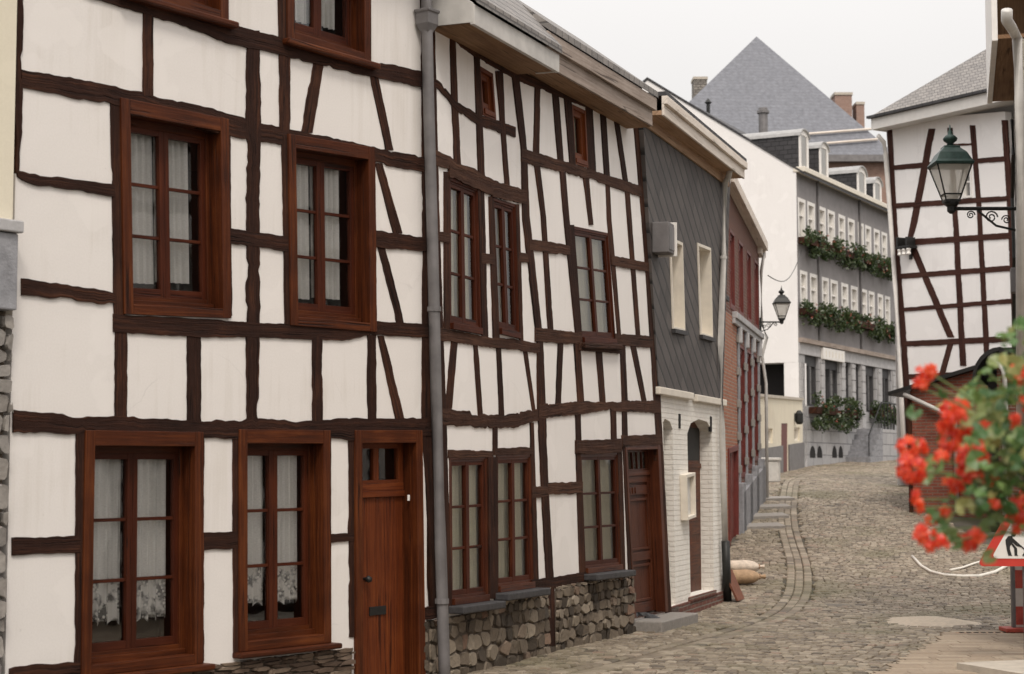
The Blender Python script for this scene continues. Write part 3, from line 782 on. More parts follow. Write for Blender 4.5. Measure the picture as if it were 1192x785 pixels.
outer[0] = (outer[0][0], -.1); outer[1] = (outer[1][0], -.1); outer[-1] = (outer[-1][0], outer[-1][1])
m = wall_mesh(outer, [hole(F2, w, cas_s) for w in W2] + [hole(F2, D2, (.06, .06, .06, 0))]); m.build('plaster_wall', M['plaster_lit'], H2)
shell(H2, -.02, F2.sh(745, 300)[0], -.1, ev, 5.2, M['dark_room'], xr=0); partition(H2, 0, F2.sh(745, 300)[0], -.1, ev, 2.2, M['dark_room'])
m = MB()
for z in (2.2, 4.25): m.box(.02, F2.len - .5, .26, 2.15, z, z + .12)
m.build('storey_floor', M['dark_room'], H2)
for k, w in enumerate(W2):
    if k < 6:
        window(F2, H2, w, cas_s, back=.014, rows=3, cur='old', seed=40 + k, inner=(.010, .010, .02, .05), stile=.036, m_cas='carved_wood' if k > 2 else 'sash_wood', proud=.008,
               sill=(.16, .07, 'slate_sill') if k in (3, 4, 5) else ((.07, .06, 'timber_brown') if k == 2 else None))
    else:
        window(F2, H2, w, (.04, .035, .04, .05), back=.03, rows=1, sashes=1, cur='old', seed=60 + k, inner=(.01, .01, .02, .03), stile=.045, m_cas='door_wood', m_sash='door_wood', proud=.01)
H = lambda p, **k: hbeam(F2, H2, p, **{'mat': TB, **k})
V = lambda p, **k: vbeam(F2, H2, p, **k)
B = lambda p, **k: brace(F2, H2, p, **k)
H([(499, -6, 29), (528, 20, 49), (552, 41, 66), (601, 81, 94), (625, 93, 103), (745, 139, 150)], jit=.008, mat=TD)
H([(500, 90, 99), (510, 95, 104), (529, 118, 128), (556, 134, 146), (575, 140, 152), (599, 148, 160)], jit=.010, mat=TD)
H([(502, 173, 192), (520, 181, 197), (531, 190, 201), (548, 197, 211), (572, 210, 224), (611, 222, 233)], jit=.014)
H([(521, 193, 207), (572, 211, 228)], jit=.010, proud=.02); H([(571, 212, 229), (611, 222, 238)], jit=.010, proud=.02)
H([(606, 173, 188), (650, 186, 200), (684, 197, 208), (746, 217, 230)], jit=.011)
H([(505, 269, 280), (522, 272, 283)], jit=.007); H([(559, 295, 307), (574, 296, 308)], jit=.007); H([(603, 294, 305), (617, 296, 307)], jit=.007)
H([(615, 278, 291), (662, 286, 298)], jit=.009); H([(711, 298, 309), (754, 306, 317)], jit=.009)
H([(507, 381, 396), (560, 391, 403), (600, 396, 408), (627, 400, 411)], jit=.011)
H([(622, 382, 398), (676, 387, 401)], jit=.010); H([(715, 388, 402), (759, 392, 405)], jit=.009); H([(672, 399, 408), (720, 402, 412)], jit=.008, proud=.02)
H([(508, 473, 494), (540, 480, 496), (563, 483, 499), (589, 483, 498), (630, 475, 489)], jit=.018)
H([(626, 471, 488), (676, 468, 482), (702, 468, 478), (768, 466, 481)], jit=.014)
H([(521, 524, 533), (573, 525, 533)], jit=.008); H([(574, 522, 530), (620, 521, 529)], jit=.008)
H([(669, 513, 529), (722, 511, 527)], jit=.009, proud=.022); H([(723, 507, 520), (769, 506, 518)], jit=.008, proud=.02)
H([(618, 567, 580), (636, 566, 578)], jit=.008); H([(636, 562, 576), (677, 561, 574)], jit=.008)
H([(618, 675, 687), (645, 672, 684), (684, 665, 677)], jit=.009, mat=TD)
# main posts and studs
V([(0, 497, 504), (250, 503, 510), (480, 510, 518), (712, 517, 525)], jit=.008)
V([(44, 523, 529), (120, 525, 532), (196, 528, 536)], jit=.006); V([(62, 551, 557), (205, 556, 563)], jit=.006)
V([(83, 576, 584), (150, 582, 587), (216, 587, 592)], jit=.006)
V([(88, 595, 603), (175, 606, 612), (250, 607, 615), (399, 624, 631), (480, 625, 634), (566, 629, 637), (690, 636, 644), (752, 638, 645)], jit=.009)
V([(102, 622, 628), (180, 620, 626.5)], jit=.006); V([(109, 642, 649), (190, 649, 655)], jit=.006); V([(115, 656, 664), (195, 663, 669)], jit=.006)
V([(124, 681, 689), (200, 684, 693)], jit=.007); V([(130, 698, 704), (208, 703, 709)], jit=.006); V([(138, 714, 719), (212, 725, 730)], jit=.006)
V([(190, 621, 627), (250, 629, 634), (384, 637, 643)], jit=.006); V([(200, 651, 657), (250, 655, 661), (399, 670, 676)], jit=.006)
V([(205, 678, 684.5), (262, 685, 690)], jit=.006); V([(213, 704.5, 709), (255, 706, 711), (300, 710, 715), (400, 719, 723)], jit=.005); V([(222, 727, 732), (250, 729, 734), (392, 740, 744.5)], jit=.005)
V([(146, 737, 745), (250, 746, 756), (330, 752, 761), (459, 760, 769)], jit=.006); V([(459, 760, 768), (520, 764, 771), (714, 774, 781)], jit=.006)
V([(200, 516, 522), (388, 516, 522.5)], jit=.005); V([(218, 555, 562), (392, 560, 567)], jit=.007); V([(229, 568, 573), (394, 573, 580)], jit=.006); V([(238, 599, 603), (399, 604, 608)], jit=.005)
V([(262, 662, 667), (400, 671, 677)], jit=.005)
B([(396, 525, 532), (476, 517, 525)], jit=.006); V([(399, 550, 555), (484, 556, 561)], jit=.006); V([(400, 577, 582), (485, 580.5, 586)], jit=.006)
B([(406, 608, 613), (478, 619, 623)], jit=.005); B([(399, 649, 655), (472, 646, 652)], jit=.006); V([(398, 667, 674), (470, 672, 679)], jit=.006)
V([(410, 693, 700), (470, 698, 704)], jit=.006); V([(401, 721, 727), (469, 723.5, 730)], jit=.006); B([(401, 733, 739), (468, 747, 752)], jit=.006)
V([(498, 573, 578), (528, 573, 578)], jit=.005); V([(532, 566, 577), (697, 568, 578)], jit=.005, proud=.016); V([(492, 616, 620), (680, 620, 626)], jit=.005)
V([(481, 669, 675), (516, 670, 676)], jit=.005); V([(524, 669.5, 675), (668, 674, 681)], jit=.005); V([(476, 710, 716), (514, 711, 717)], jit=.005); V([(524, 718, 723), (664, 722, 727)], jit=.004); V([(476, 723.5, 729), (510, 724, 730)], jit=.005)
V([(516, 724, 729), (716, 733, 738)], jit=.004)
# carved door
Q = Quad(F2.q(D2)); m = MB(); Q.frame(m, 0, Q.W, 0, Q.H, .06, .10, .06, 0, -.02, .12); fr = m.build('door_frame', M['carved_wood'], H2, bevel=.004)
m = MB(); u0, u1, hd = .06, Q.W - .10, Q.H - .06; tz = hd - .30
Q.frame(m, u0, u1, .02, tz, .09, .09, .08, .12, .10, .15); Q.hx(m, u0 + .09, u1 - .09, .12, tz - .08, .125, .15)
Q.hx(m, u0 + .1, u1 - .1, .62, .72, .098, .14); Q.frame(m, u0 + .11, u1 - .11, .74, tz - .26, .03, .03, .03, .03, .105, .14); Q.frame(m, u0 + .11, u1 - .11, .15, .58, .03, .03, .03, .03, .105, .14)
Q.hx(m, u0 + .12, u1 - .12, tz - .22, tz - .11, .102, .14)
for k in range(5): Q.hx(m, u0 + .14 + k * .1, u0 + .19 + k * .1, tz - .2, tz - .13, .09, .12)
Q.hx(m, u0, u1, tz, tz + .06, .085, .16); door = m.build('door', M['carved_wood'], H2, bevel=.004)
m = MB()
for k in range(7): a = u0 + .05 + (u1 - u0 - .1) * k / 6; Q.hx(m, a - .012, a + .012, tz + .06, hd, .11, .135)
Q.frame(m, u0, u1, tz + .06, hd, .03, .03, .03, .02, .105, .15); m.build('transom_grille', M['carved_wood'], door)
m = MB(); p = Q.p(u0 + .06, .95); m.lathe([(.0, p[1] - .03), (.025, p[1] - .02), (.025, p[1] + .02), (.0, p[1] + .03)], p[0], .07, 8); m.build('door_knob', M['black_iron'], door, smooth=True)
m = MB(); a = F2.sh(737, 720)[0]; b = F2.sh(778, 714)[0] + .1; m.box(a, b, -.34, .1, -.05, .11); m.build('doorstep', M['slab_stone'], H2, bevel=.015)
tops = lambda x: (F2.sh(520, 717)[1] if x < F2.sh(570, 700)[0] else F2.sh(598, 696)[1] if x < F2.sh(636, 700)[0] else F2.sh(690, 674)[1]) - .01
rubble_face(H2, .02, F2.sh(638, 700)[0] - .02, tops, zero, 'rubble', 11, sizes=(.09, .24), hts=(.07, .13), depth=.032); rubble_face(H2, F2.sh(645, 700)[0], F2.sh(736, 690)[0], tops, zero, 'rubble', 12, sizes=(.09, .27), hts=(.08, .15), depth=.034)
m = MB(); m.box(.0, F2.sh(572, 690)[0], -.012, .0, -.1, tops(.1)); m.box(F2.sh(573, 690)[0], F2.sh(736, 690)[0], -.012, .0, -.1, F2.sh(598, 696)[1]); m.build('plinth_mortar', M['mortar'], H2)
# two boxed eaves, one after the other
x1 = F2.sh(639, 80, -.34)[0]; x2 = F2.sh(757, 145, -.28)[0]; e2 = F2.sh(757, 145, -.28)[1]; e1 = F2.sh(639, 80, -.34)[1]
m = MB(); m.box(-.02, x1, -.40, .0, e1 - .03, e1 + .0); m.build('soffit', M['brown_board'], H2)
m = MB(); m.box(-.02, x1 + .02, -.44, -.40, e1 - .045, e1 + .13); m.box(x1, x1 + .018, -.40, -.2, e1 - .04, e1 + .12); m.hexa([(-.022, -.43, e1 - .03), (.0, -.43, e1 - .03), (.0, .3, e1 - .03), (-.022, .3, e1 - .03), (-.022, -.43, e1 + .14), (.0, -.43, e1 + .14), (.0, .3, e1 + .66), (-.022, .3, e1 + .66)]); m.build('fascia', M['pale_metal'], H2, bevel=.004)
m = MB(); m.box(x1 - .05, x2, -.28, .0, e2 - .03, e2 - .005); m.build('soffit', M['brown_board'], H2)
m = MB(); m.box(x1 - .05, x2, -.305, -.25, e2 - .02, e2 + .18); m.box(x1 - .05, x2 + .03, -.35, -.306, e2 + .155, e2 + .30); m.box(x2, x2 + .02, -.30, .1, e2 - .02, e2 + .2); m.build('fascia', M['grey_board'], H2, bevel=.004)
m = MB(); pl2 = lambda y: e2 + .375 + (y + .36) * .74
rk = [(-.47, e1 + .205), (-.05, pl2(-.05)), (3.0, pl2(3.0) - .2)]; rk2 = [(-.36, e2 + .375), (.6, pl2(.6)), (3.0, pl2(3.0) - .2)]
for RK, a, b in ((rk, -.02, x1 + .02), (rk2, x1 + .02, x2 + .06)):
    for (p, q) in zip(RK, RK[1:]):
        m.hexa([(a, p[0], p[1] - .07), (b, p[0], p[1] - .07), (b, q[0], q[1] - .07), (a, q[0], q[1] - .07), (a, p[0], p[1]), (b, p[0], p[1]), (b, q[0], q[1]), (a, q[0], q[1])])
m.face([(-.02, 5.8, e1), (-.02, 3, pl2(3) - .2), (x2, 3, pl2(3) - .2), (x2, 5.8, e2)]); m.face([(x2, .25, e2 - .1), (x2, 5.3, e2 - .1), (x2, 3.0, pl2(3) - .25), (x2, .6, pl2(.6) - .06), (x2, -.2, pl2(-.2) - .06)])
m.face([(x1 - .02, -.34, e1), (x1 - .02, -.30, e2 + .30), (x1 - .02, .3, pl2(.3) - .05), (x1 - .02, .3, e1)]); m.build('roof', M['slate_roof'], H2)
gp = gutter_pipe(H2, [(.02, -.12, F2.sh(500, 18, -.12)[1]), (.16, -.16, F2.sh(507, 15, -.2)[1]), (.24, -.22, e1 + .08)], .04, 'zinc', name='gutter_outlet')

# ================================================================ 3. slate-hung house
F3 = Facade(766, 21.3, 845, 25)
H3 = empty('slate_hung_house', F3.loc, F3.rz, 'narrow house hung with dark slanting slates over a white painted brick ground floor', 'house')
W3 = [[(776, 276), (790.5, 283), (793.5, 386), (779.5, 383)], [(808.5, 283), (823.5, 289), (826, 394), (812, 390)]]
nil = (0, 0, 0, 0)
sl = F3.q([(764.5, 460), (839, 464), (848, 205), (746, 147)])
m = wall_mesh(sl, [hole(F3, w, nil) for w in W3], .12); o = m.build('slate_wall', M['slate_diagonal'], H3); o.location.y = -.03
for k, w in enumerate(W3):
    Q = Quad(F3.q(w)); m = MB(); Q.frame(m, 0, Q.W, 0, Q.H, .035, .02, .04, .03, -.05, .26); win = m.build('window', M['cream_paint'], H3, bevel=.003)
    m = MB(); Q.frame(m, .03, Q.W - .02, .03, Q.H - .04, .05, .05, .05, .05, .235, .27); m.build('sash', M['cream_paint'], win)
    m = MB(); Q.hx(m, -.03, Q.W + .03, -.05, .0, -.08, .1); m.build('sill', M['slate_sill'], win)
    m = MB(); m.face([(p[0], .25, p[1]) for p in Q.inset(.05, .05, .05, .05)]); m.build('pane', M['window_glass'], win)
A1 = [(764, 502), (767, 491), (774, 487.5), (780, 491), (783, 500), (786.5, 704), (775, 709)]
A2 = [(800, 505), (804, 493), (813, 488), (823, 491), (829, 502), (831, 687), (804, 694)]
lw = F3.q([(778, 722), (846, 696), (840, 461), (764.5, 457)]); lw[0] = (lw[0][0], -.1); lw[1] = (lw[1][0], -.1)
lw = [(lw[0][0] - .25, -.1), lw[1], lw[2], (lw[3][0] - .1, lw[3][1])]
h1 = F3.q(list(reversed(A1))); h2 = F3.q(list(reversed(A2)))
h1 = [(max(p[0], lw[0][0] + .05), p[1]) for p in h1]
m = wall_mesh(lw, [h1, h2], .30); m.build('brick_wall', M['brick_white'], H3)
for k, hp in enumerate((h1, h2)):
    a = min(p[0] for p in hp); b = max(p[0] for p in hp); lo = min(p[1] for p in hp); hi = max(p[1] for p in hp); md = lo + (hi - lo) * .72
    m = MB(); m.box(a - .02, b + .02, .17, .21, lo, hi); m.box(a, b, .155, .17, md, md + .06)
    for q in (.12, .42): m.box(a + .10, b - .10, .158, .17, lo + (md - lo) * (q if q < .3 else .46), lo + (md - lo) * (.40 if q < .3 else .92))
    dr = m.build('door', M['stained_wood'], H3, bevel=.004)
    m = MB(); m.face([(a + .08, .165, md + .1), (b - .08, .165, md + .1), (b - .08, .165, hi - .1), (a + .08, .165, hi - .1)]); m.build('transom_pane', M['dark_room'], dr)
    m = MB(); m.box(a - .02, b + .03, -.03, .16, lo - .10, lo); m.build('doorstep', M['brick_red' if k else 'slab_stone'], H3)
for px, t, b_ in ((790.5, 482, 499), (827, 485, 503)):
    x, z = F3.sh(px, t); z2 = F3.sh(px, b_)[1]; m = MB(); m.box(x - .04, x + .04, -.012, .02, z2, z); m.build('vent_slot', M['dark_void'], H3)
hb = F3.sh(800, 460)[1]; m = MB(); m.box(lw[3][0], F3.sh(802, 462)[0], -.07, .0, hb - .06, hb + .03); m.box(F3.sh(806, 462)[0], lw[2][0] + .03, -.07, .0, hb - .07, hb + .02); m.build('cornice', M['cream_paint'], H3, bevel=.012)
m = MB(); m.box(lw[0][0] + .2, lw[1][0], -.03, .0, -.1, .16); m.build('brick_foot', M['brick_red'], H3)
rb = Vector((F3.len, 0, 0)); shell(H3, 0, F3.len, -.1, 5.9, 6, M['plaster_cream'], front=.3)
zt = F3.sh(842, 205)[1]; xa = -.7; xb = F3.sh(866, 200, -.26)[0]
m = MB(); m.box(xa, xb - .02, -.24, .10, zt - .02, zt + .03); m.box(xa, xb - .04, -.06, -.034, zt - .14, zt - .02); m.build('soffit', M['tan_board'], H3)
m = MB(); m.box(xa, xb, -.27, -.24, zt - .03, zt + .10); m.box(xa, xb + .02, -.31, -.24, zt + .102, zt + .20); m.box(xb - .02, xb, -.24, .1, zt - .02, zt + .1); m.build('fascia', M['cream_board'], H3, bevel=.006)
m = MB(); m.box(xa, xb, -.30, 6, zt + .203, zt + .25); m.build('roof', M['slate_black'], H3)
pp = [(850, 197, -.2), (848, 206, -.16), (844, 213, -.08), (842, 300, -.07), (838.7, 400, -.07), (840.5, 500, -.07), (842, 560, -.07), (844, 632, -.07)]
gutter_pipe(H3, [(F3.sh(x, y, o)[0], o, F3.sh(x, y, o)[1]) for x, y, o in pp], .042, 'pale_metal', [(F3.sh(842, 300, -.07)[0], -.07, F3.sh(842, 300, -.07)[1])])
pp = [(844.5, 630, -.08), (847, 700, -.08)]; gutter_pipe(H3, [(F3.sh(x, y, o)[0], o, max(0.02, F3.sh(x, y, o)[1])) for x, y, o in pp], .058, 'black_iron', name='pipe_foot')
# things on and before it
nb = F3.q([(791, 553), (801.5, 550), (802.5, 602), (792.5, 606)]); Q = Quad(nb)
o = empty('notice_board', F3.world(Q.bl[0], -.0, Q.bl[1]), F3.rz, 'pale framed notice box hung between the two arched doors of the slate house', 'notice board')
Q2 = Quad([(p[0] - Q.bl[0], p[1] - Q.bl[1]) for p in nb]); m = MB(); Q2.frame(m, 0, Q2.W, 0, Q2.H, .04, .04, .04, .04, -.09, -.002); m.build('case', M['cream_paint'], o, bevel=.004)
m = MB(); Q2.hx(m, .03, Q2.W - .03, .03, Q2.H - .03, -.03, -.003); m.build('back_panel', M['white_block'], o)
x, z = F3.sh(769, 276, -.1)
o = empty('wall_box', F3.world(x, -.03, z - .2), F3.rz, 'grey metal ventilation box fixed on the slate wall above the left cream window', 'vent box')
m = MB(); m.box(-.14, .14, -.20, .0, .0, .36); m.build('housing', M['zinc'], o, bevel=.01); m = MB(); m.box(-.12, .12, -.208, -.20, .04, .32); g_ = m.build('grille', M['zinc_dark'], o)
m = MB(); m.box(.14, .165, -.23, .0, -.02, .385); m.build('end_cover', M['white_paint'], o, bevel=.004)

# ================================================================ 4. brick house with bluestone bands
F4 = Facade(788, 26, 886, 39)
H4 = empty('brick_house', F4.loc, F4.rz, 'red brick terrace house with bluestone bands, stone foot and wide pale eaves', 'house')
S = lambda px: F4.sh(px, 500)[0]
L4 = F4.len; OV = .14; ze = F4.sh(886, 283, -OV)[1]; TL = .06; zs = F4.sh(865, 378)[1]
gx = lambda x: F4.g(x)
up_w = [[(S(851) + k * 1.62, ze - .35), (S(851) + k * 1.62 + .85, ze - .35), (S(851) + k * 1.62 + .85, zs + .12), (S(851) + k * 1.62, zs + .12)] for k in range(4)]
up_w = [w for w in up_w if w[1][0] < L4 - .15]
sa = S(858.5)
nb_ = 3; bw = (L4 - .35 - sa - .35) / nb_
lo_w = [[(sa + .35 + k * bw - .02, zs - .45), (sa + .35 + (k + 1) * bw - .33, zs - .45), (sa + .35 + (k + 1) * bw - .33, gx(sa + k * bw + .8) + .95), (sa + .35 + k * bw - .02, gx(sa + k * bw + .8) + .95)] for k in range(nb_)]
d4 = F4.q([(847, 522), (858, 518), (858.5, 629), (848, 636)])
m = wall_mesh([(sa, 0), (L4, gx(L4) - .3), (L4, ze), (sa, ze + (L4 - sa) * TL)], [w for w in up_w if w[0][0] > sa] + lo_w, .2); m.build('brick_wall', M['brick_red'], H4)
sL = S(844); zl = 4.75
m = wall_mesh([(sL, zs), (sa, zs), (sa, ze + (L4 - sa) * TL), (sL, ze + (L4 - sL) * TL)], [w for w in up_w if w[1][0] < sa], .2); m.build('brick_wall', M['brick_red'], H4)
m = wall_mesh([(0, -.2), (sa, -.2), (sa, zs), (sL, zs), (sL, zl), (0, zl)] if zl > zs else [(0, -.2), (sa, -.2), (sa, zs), (0, zs)], [d4], .2); m.build('brick_wall', M['brick_orange'], H4)
shell(H4, sL, L4, -.2, ze, 6, M['brick_red'], front=.2); partition(H4, sL, L4, -.2, ze, 1.5, M['dark_room'])
m = MB(); m.box(0, sL, -.1, 6, zl, zl + .08); m.build('annex_roof', M['slate_black'], H4)
m = MB(); m.face([(0, 0, -.2), (0, 6, -.2), (0, 6, zl), (0, 0, zl)]); m.face([(0, 6, -.2), (sL, 6, -.2), (sL, 6, zl), (0, 6, zl)]); m.build('annex_wall', M['brick_orange'], H4)
for w in up_w + lo_w:
    if w[0][0] < sa < w[1][0]: continue
    window(F4, H4, w, (.05, .05, .05, .05), back=.04, rows=2, sashes=2, cur='old' if w in up_w else None, seed=int(w[0][0] * 7), m_cas='red_paint', m_sash='red_paint', local=True, proud=.01, bev=0)
Q = Quad(d4); m = MB(); Q.frame(m, 0, Q.W, 0, Q.H, .1, .1, .1, 0, -.03, .1); Q.hx(m, .1, Q.W - .1, 0, Q.H - .1, .05, .1); Q.hx(m, Q.W / 2 - .03, Q.W / 2 + .03, 0.02, Q.H - .12, .03, .06)
d_ = m.build('door', M['red_paint'], H4, bevel=.005); m = MB(); Q.hx(m, .2, Q.W / 2 - .1, .2, Q.H * .45, .042, .06); Q.hx(m, Q.W / 2 + .1, Q.W - .2, .2, Q.H * .45, .042, .06); Q.hx(m, .2, Q.W / 2 - .1, Q.H * .52, Q.H - .2, .042, .06); Q.hx(m, Q.W / 2 + .1, Q.W - .2, Q.H * .52, Q.H - .2, .042, .06); m.build('panel', M['red_paint'], d_)
m = MB(); m.box(sa - .8, L4 + .02, -.10, 0, zs - .04, zs + .08); m.box(sa - .8, L4, -.06, 0, zs - .14, zs - .042); m.build('string_course', M['pale_stone'], H4, bevel=.01)
for k in range(nb_ + 1):
    x = sa + .175 + k * bw; g0 = gx(x)
    m = MB(); m.box(x - .12, x + .12, -.035, 0, g0 - .3, zs - .165); m.build('pilaster', M['blue_stone'], H4, bevel=.01)
    z = g0 + 1.1
    while z < zs - .4: m = MB(); m.box(x - .27, x + .27, -.038, 0, z, z + .15); m.build('stone_band', M['slab_stone'], H4, bevel=.008); z += .62
    m = MB(); m.box(x - .26, x + .26, -.11, 0, g0 - .3, g0 + .92); m.build('plinth_block', M['blue_stone'], H4, bevel=.015)
    m = MB(); m.box(x - .08, x + .08, -.09, 0, zs - .45, zs - .145); m.build('console', M['pale_stone'], H4, bevel=.02)
m = MB(); m.hexa([(sa, -.11, gx(sa) - .3), (L4, -.11, gx(L4) - .3), (L4, 0, gx(L4) - .3), (sa, 0, gx(sa) - .3), (sa, -.11, gx(sa) + .75), (L4, -.11, gx(L4) + .75), (L4, 0, gx(L4) + .75), (sa, 0, gx(sa) + .75)]); m.build('plinth', M['blue_stone'], H4, bevel=.01)
def tilt(m):
    m.v = [(p[0], p[1], p[2] + (L4 - p[0]) * TL) for p in m.v]; return m
m = MB(); m.box(S(845), L4 + .1, -OV, .05, ze - .02, ze + .03); tilt(m).build('soffit', M['cream_board'], H4)
m = MB(); m.box(S(845), L4 + .12, -OV - .05, -OV, ze - .03, ze + .16); m.box(L4 + .1, L4 + .13, -OV, .05, ze - .18, ze + .12); m.box(L4 - .35, L4 + .1, -OV + .05, -.0, ze - .16, ze - .022); m.box(sL - .03, sL, -OV, 6, ze - .1, ze + .162); tilt(m).build('fascia', M['cream_board'], H4, bevel=.006)
m = MB(); m.box(sL, L4 + .1, -OV - .03, 6, ze + .163, ze + .2); tilt(m).build('roof', M['slate_black'], H4)
gutter_pipe(H4, [(L4 - .05, -.12, ze - .1), (L4 - .05, -.05, ze - .5), (L4 - .05, -.05, zs + .3), (L4 - .05, -.16, zs + .0), (L4 - .05, -.05, zs - .4), (L4 - .05, -.13, zs - 1.0), (L4 - .05, -.13, gx(L4) + .0)], .035, 'pale_metal')
# ================================================================ far end of the street
def leaves(m, n, cx, cy, cz, rx, ry, rz, size, rnd, shape='oval'):
    for _ in range(n):
        while True:
            p = Vector((rnd.uniform(-1, 1), rnd.uniform(-1, 1), rnd.uniform(-1, 1)))
            if p.length <= 1: break
        c = Vector((cx + p.x * rx, cy + p.y * ry, cz + p.z * rz))
        a = Vector((rnd.uniform(-1, 1), rnd.uniform(-1, 1), rnd.uniform(-.4, 1))).normalized(); b = a.orthogonal().normalized(); d = a.cross(b)
        th = rnd.uniform(0, 6.28); b, d = b * math.cos(th) + d * math.sin(th), d * math.cos(th) - b * math.sin(th)
        s = size * rnd.uniform(.6, 1.3)
        m.face([c - b * s, c - d * s * .6, c + b * s, c + d * s * .6])

# ---- grey hotel with white gable
F6 = Facade(931, 60, 1047, 70.5)
H6 = empty('hotel', F6.loc, F6.rz, 'three-storey grey rendered building with white gable, rounded dormers and rows of flower boxes', 'building')
D6 = 10.8; L6 = F6.len
ab = lambda z: z - F6.zb
zE, zP = ab(11.86), ab(15.5)
X6 = lambda px, y=300: F6.sh(px, y)[0]
r1t, r1b, r2t, r2b = ab(11.0), ab(9.45), ab(8.55), ab(7.05)
zF = ab(6.12); g1t, g1b = ab(5.72), ab(4.0)
prs1 = [(929, 938, 940, 949), (953, 961.5, 963.5, 972), (976, 984, 987, 995), (998.5, 1005.5, 1007, 1014), (1017, 1024, 1026, 1032.5)]
prs2 = [(931.5, 940, 943, 952), (957, 965, 967, 975.5), (979.5, 987.5, 990.5, 998.5), (1002.5, 1009.5, 1011, 1018), (1021.5, 1028, 1030, 1036)]
wins = []
for prs, t, b, yy in ((prs1, r1t, r1b, 260), (prs2, r2t, r2b, 340)):
    for a, b1, c, d in prs:
        for l, r in ((a, b1), (c, d)):
            x0, x1 = max(.12, X6(l, yy)), X6(r, yy); wins.append([(x0, t), (x1, t), (x1, b), (x0, b)])
gw = []
for l, r, bt in ((937, 953, g1b), (960.5, 977.5, g1b), (983.5, 990.5, ab(3.35)), (994.5, 1002, ab(3.4)), (1006, 1019.5, g1b), (1027, 1037, g1b)):
    x0, x1 = X6(l, 440), X6(r, 440); gw.append([(x0, g1t), (x1, g1t), (x1, bt), (x0, bt)])
m = wall_mesh([(0, zF), (L6, zF), (L6, zE), (0, zE)], wins, .25); m.build('rendered_wall', M['hotel_render'], H6)
m = wall_mesh([(0, -.6), (L6, -.4), (L6, zF), (0, zF)], gw, .25); m.build('stone_wall', M['ashlar_grey'], H6)
for w in wins:
    Q = Quad(w); m = MB(); Q.frame(m, 0, Q.W, 0, Q.H, .13, .13, .12, .08, .0, .14); o = m.build('window', M['white_paint'], H6)
    m = MB(); Q.hx(m, .09, Q.W - .09, Q.H * .62, Q.H * .62 + .05, .05, .12); m.build('glazing_bar', M['white_paint'], o)
    m = MB(); m.face([(p[0], .10, p[1]) for p in Q.inset(.09, .09, .09, .07)]); m.build('pane', M['pale_glass'], o)
    curtain(Q, o, .08, Q.W - .08, .08, Q.H - .08, .135, M['white_curtain'], int(w[0][0] * 31), amp=.010, waves=4)
for k, w in enumerate(gw):
    Q = Quad(w); dr = k in (2, 3); m = MB(); Q.frame(m, 0, Q.W, 0, Q.H, .09, .09, .35 if not dr else .1, .09, .10, .2)
    if not dr: Q.hx(m, Q.W / 2 - .07, Q.W / 2 + .07, .05, Q.H - .3, .09, .19)
    else: Q.hx(m, .05, Q.W - .05, .0, Q.H * .6, .15, .2); Q.hx(m, .05, Q.W - .05, Q.H * .6, Q.H * .64, .12, .2)
    o = m.build('door' if dr else 'window', M['slate_sill'], H6)
    m = MB(); m.face([(p[0], .17, p[1]) for p in Q.inset(.06, .06, .1, .06)]); m.build('pane', M['window_glass'], o)
for x in [X6(p, 440) for p in (956.5, 980.5, 992.4, 1004, 1023, 1040)]:
    m = MB(); z = ab(3.4)
    while z < zF - .5: m.box(x - .20, x + .20, -.06, 0, z, min(z + .40, zF - .45)); z += .425
    m.build('pilaster', M['pale_stone'], H6)
m = MB(); m.box(0, L6, -.16, 0, zF - .02, zF + .13); m.build('string_course', M['grey_board'], H6)
m = MB(); m.box(0, L6, -.04, 0, zF - .40, zF - .023); m.build('frieze', M['pale_stone'], H6)
xs_ = X6(954, 409), X6(979, 409); m = MB(); m.box(xs_[0], xs_[1], -.14, -.042, zF - .46, zF - .06); sg = m.build('sign_board', M['white_paint'], H6, bevel=.01)
m = MB()
for k in range(6): a = xs_[0] + .3 + k * (xs_[1] - xs_[0] - .6) / 5; m.box(a - .03, a + .03, -.146, -.14, zF - .36, zF - .16)
m.build('faint_lettering', M['cream_paint'], sg)
m = MB(); m.box(-.05, L6 + .1, -.32, .1, zE - .04, zE + .14); m.build('eaves_gutter', M['cream_paint'], H6, bevel=.02)
for px in (946 + 5, 999.5): 
    m = MB(); x = X6(px, 250); m.tube([(x, -.05, zF + .13), (x, -.05, zE - .05)], .045, 8); m.build('downpipe', M['zinc'], H6)
for a, b in ((942.5, 949), (951, 957), (968.5, 974), (976, 981)):
    x0, x1 = X6(a, 525), X6(b, 525); z0 = F6.sh(a, 533)[1] + .0; z1 = F6.sh(a, 519)[1]; n = 8; c = (x0 + x1) / 2; rw = (x1 - x0) / 2
    pts = [(x0, z0), (x1, z0)] + [(c + rw * math.cos(math.pi * k / n) * (1 - .15 * math.sin(math.pi * k / n)), z0 + (z1 - z0) * (.35 + .65 * math.sin(math.pi * k / n))) for k in range(n + 1)]
    m = MB(); m.face([(p[0], -.006, p[1]) for p in pts]); m.build('cellar_opening', M['dark_void'], H6)
